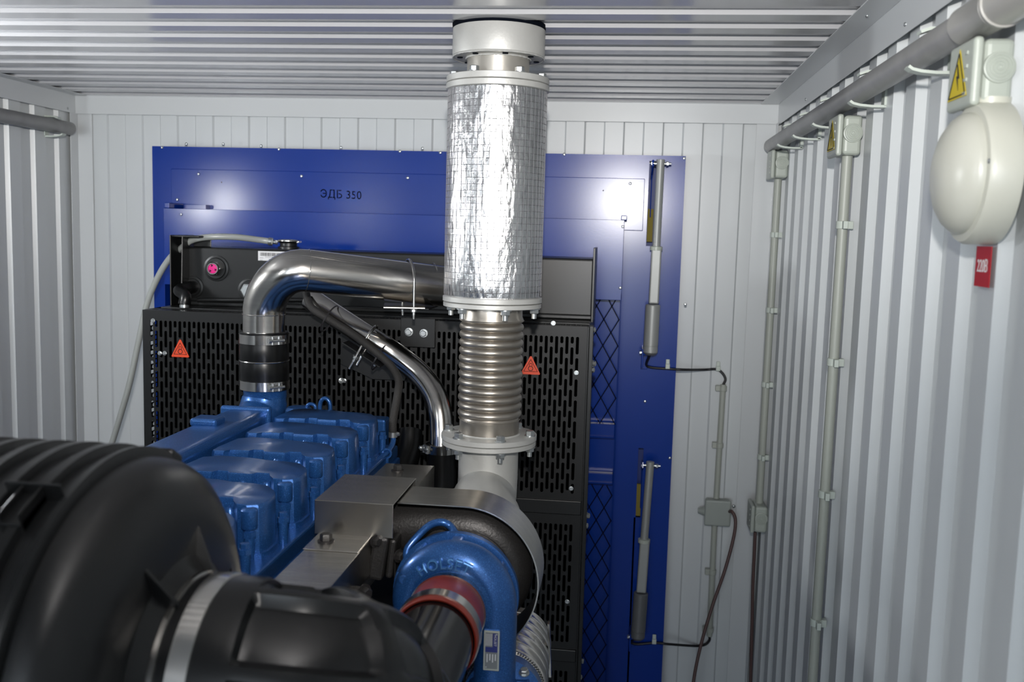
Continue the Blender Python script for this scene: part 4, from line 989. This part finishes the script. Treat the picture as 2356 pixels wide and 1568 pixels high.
# big cable duct pipes along the walls
PXc, PZc = .431, .283
wp = thing('cable_duct_pipe', 'thick dark grey pipe clipped along the top of the right wall', 'pipe', (PXc, 2, PZc-.02), 'thick grey pipes along the walls')
MB().lathe((PXc, 3.12, PZc), (0, -1, 0), [(0, .012), (.002, .0195), (.006, .0215), (1.81, .0215)], 32).build('pipe', 'duct', wp)
MB().lathe((PXc, 1.372, PZc), (0, -1, 0), [(0, .022), (.001, .0255), (.115, .0255), (.118, .027), (.121, .0255), (.122, .022)], 40, cap=False).build('coupling', 'sleeve', wp)
MB().lathe((PXc, 1.250, PZc), (0, -1, 0), [(0, .0265), (.003, .0285), (.008, .0285), (.009, .0265), (.16, .0265)], 40).build('coupling', 'sleeve', wp)
MB().lathe((PXc, 1.09, PZc), (0, -1, 0), [(0, .0215), (3.9, .0215)], 24).build('pipe', 'duct', wp)
def dclip(y, parent, s=1, cx=None):
    cx = PXc if cx is None else cx; wx = XR if s > 0 else XL
    pts = [Vector((wx-s*.008, y, PZc-.034)), Vector((cx+s*.012, y, PZc-.034)), Vector((cx-s*.010, y, PZc-.032)), Vector((cx-s*.022, y, PZc-.029)), Vector((cx-s*.028, y, PZc-.025))]
    up2 = [Vector((wx-s*.008, y, PZc+.030)), Vector((cx, y, PZc+.029)), Vector((cx-s*.014, y, PZc+.024))]
    b = MB()
    for pl in (pts, up2):
        rr = []
        for i, p in enumerate(pl):
            d = (pl[min(i+1, len(pl)-1)]-pl[max(i-1, 0)]).normalized(); nn_ = Vector((-d.z, 0, d.x))*.0022
            rr.append([p+nn_+Vector((0, .011, 0)), p+nn_-Vector((0, .011, 0)), p-nn_-Vector((0, .011, 0)), p-nn_+Vector((0, .011, 0))])
        b.rings(rr, sm=False)
    b.box((min(wx-s*.014, wx-s*.006), y-.011, PZc-.034), (max(wx-s*.014, wx-s*.006), y+.011, PZc+.030))
    b.build('pipe_clip', 'clip', parent)
for y in (1.54, 1.92, 2.29, 2.55, 2.80): dclip(y, wp)
lx = XL+.045
wl_ = thing('cable_duct_pipe', 'thick grey pipe ending near the back left corner', 'pipe', (lx, 2, PZc-.02), 'thick grey pipes along the walls')
lxz = P(150, 292, 3.05)
LZ = lxz.z; 
MB().lathe((lx, 3.11, LZ), (0, -1, 0), [(0, .010), (.002, .018), (.008, .0215), (4.0, .0215)], 32).build('pipe', 'duct', wl_)
_z = PZc; PZc = LZ; dclip(3.02, wl_, -1, lx); dclip(2.6, wl_, -1, lx); PZc = _z
# round bulkhead lamps
def lamp(label, x, y, z, s, on=False):
    t = thing('bulkhead_lamp', label, 'lamp', (x, y, z-.092), 'round white bulkhead lamps')
    ax = (-s, 0, 0)
    MB().lathe((x, y, z), ax, [(0, .080), (.004, .0890), (.036, .0890), (.042, .0855), (.043, .078)], 72).build('base', 'lampb', t)
    dome = [(.040, .0765), (.046, .0762), (.052, .0745), (.060, .068), (.068, .056), (.074, .040), (.078, .022), (.079, .002)]
    MB().lathe((x, y, z), ax, dome, 72).build('dome', 'lampon' if on else 'lamp', t)
    place('screw', SCREW, t, (x-s*.042, y-.0810, z+.010), ax, scale=.8); place('screw', SCREW, t, (x-s*.042, y+.0810, z), ax, scale=.8)
    MB().cyl((x-s*.018, y+.0, z+.086), (x-s*.018, y+.0, z+.094), .024, 24).build('cable_entry', 'lampb', t)
    return t
M['lampon'] = mat('lit_lamp_glass', (.9, .9, .88), .4, emit=((.94, .97, 1.0), 140))
lamp('round cream bulkhead lamp on the right wall below a junction box', WX, 1.318, .089, 1)
lamp('lit round bulkhead lamp on the left wall outside the frame', XL+.012, 1.85, .09, -1, True)
lamp('added lit bulkhead lamp far behind on the left wall, for ambient light', XL+.012, -.6, .12, -1, True)  # extra unseen lamp, added to lift the ambient light
q = PX(2266, 613, WX-.004)
rl = MB().box((WX-.0070, q.y-.0265, q.z-.0262), (WX-.0058, q.y+.0265, q.z+.0262)).build('voltage_label', 'redlab'); tag(rl, 'small red label with white text below the round lamp', 'label')
put_text('220В', .0185, lambda x, y, zz: (WX-.0074-zz, q.y-x*.95, q.z+y*1.25), 'label_text', 'white', rl, ext=.0002)

# ------------------------------------------------------------------ loose cables
def cable(label, pts, r, mt='cable', clips=(), name='cable'):
    t = thing(name, label, 'cable', pts[-1])
    MB().tube(smooth(pts, 8), r, 10).build('wire', mt, t)
    for px, py, y in clips:
        q = P(px, py, y); b = MB()
        b.box((q.x-.007, q.y-.008, q.z-.008), (q.x+.007, q.y+.004, q.z+.008)); b.box((q.x-.006, q.y-.001, q.z+.004), (q.x+.006, q.y+.004, q.z+.022)); b.build('cable_clip', 'clip', t, bevel=.002)
    return t
cable('black cable from the upper actuator to the back wall conduit', [E1+Vector((0, -.0, -.004)), P(1487, 838, YP-.02), P(1500, 845, YP-.01), P(1540, 848, YP-.008), P(1576, 850, YP-.006), P(1620, 850, YB-.022), P(1648, 849, YB-.022), P(1662, 858, YB-.024), P(1669, 872, YB-.026), cA+Vector((0, 0, .0))], .0042, clips=((1536, 842, YP-.008), (1652, 847, YB-.022)))
cable('black cable from the lower actuator to the foot of the back wall conduit', [E2+Vector((0, 0, -.004)), P(1450, 1474, YP-.02), P(1464, 1481, YP-.01), P(1506, 1478, YP-.008), P(1540, 1481, YP-.006), P(1600, 1485, YB-.022), P(1622, 1482, YB-.024), P(1632, 1472, YB-.026), cD+Vector((0, 0, 0))], .0042, clips=((1505, 1474, YP-.008),))
cable('dark red and grey cable hanging from the square grey box', [b5+Vector((.036, -.012, .004)), P(1684, 1176, 3.12), P(1692, 1195, 3.11), P(1688, 1235, 3.10), P(1668, 1310, 3.08), P(1640, 1390, 3.06), P(1616, 1470, 3.04), P(1600, 1540, 3.02), P(1588, 1620, 3.0)], .0052, 'cabler')
cable('dark cable dropping from the lower corner junction box', [Vector((WX-.03, 3.04, -.91)), P(1736, 1262, 3.04), P(1732, 1350, 3.04), P(1730, 1450, 3.04), P(1727, 1560, 3.04), P(1724, 1700, 3.04)], .0052, 'cabler')

for o in _protos:
    me = o.data; bpy.data.objects.remove(o)
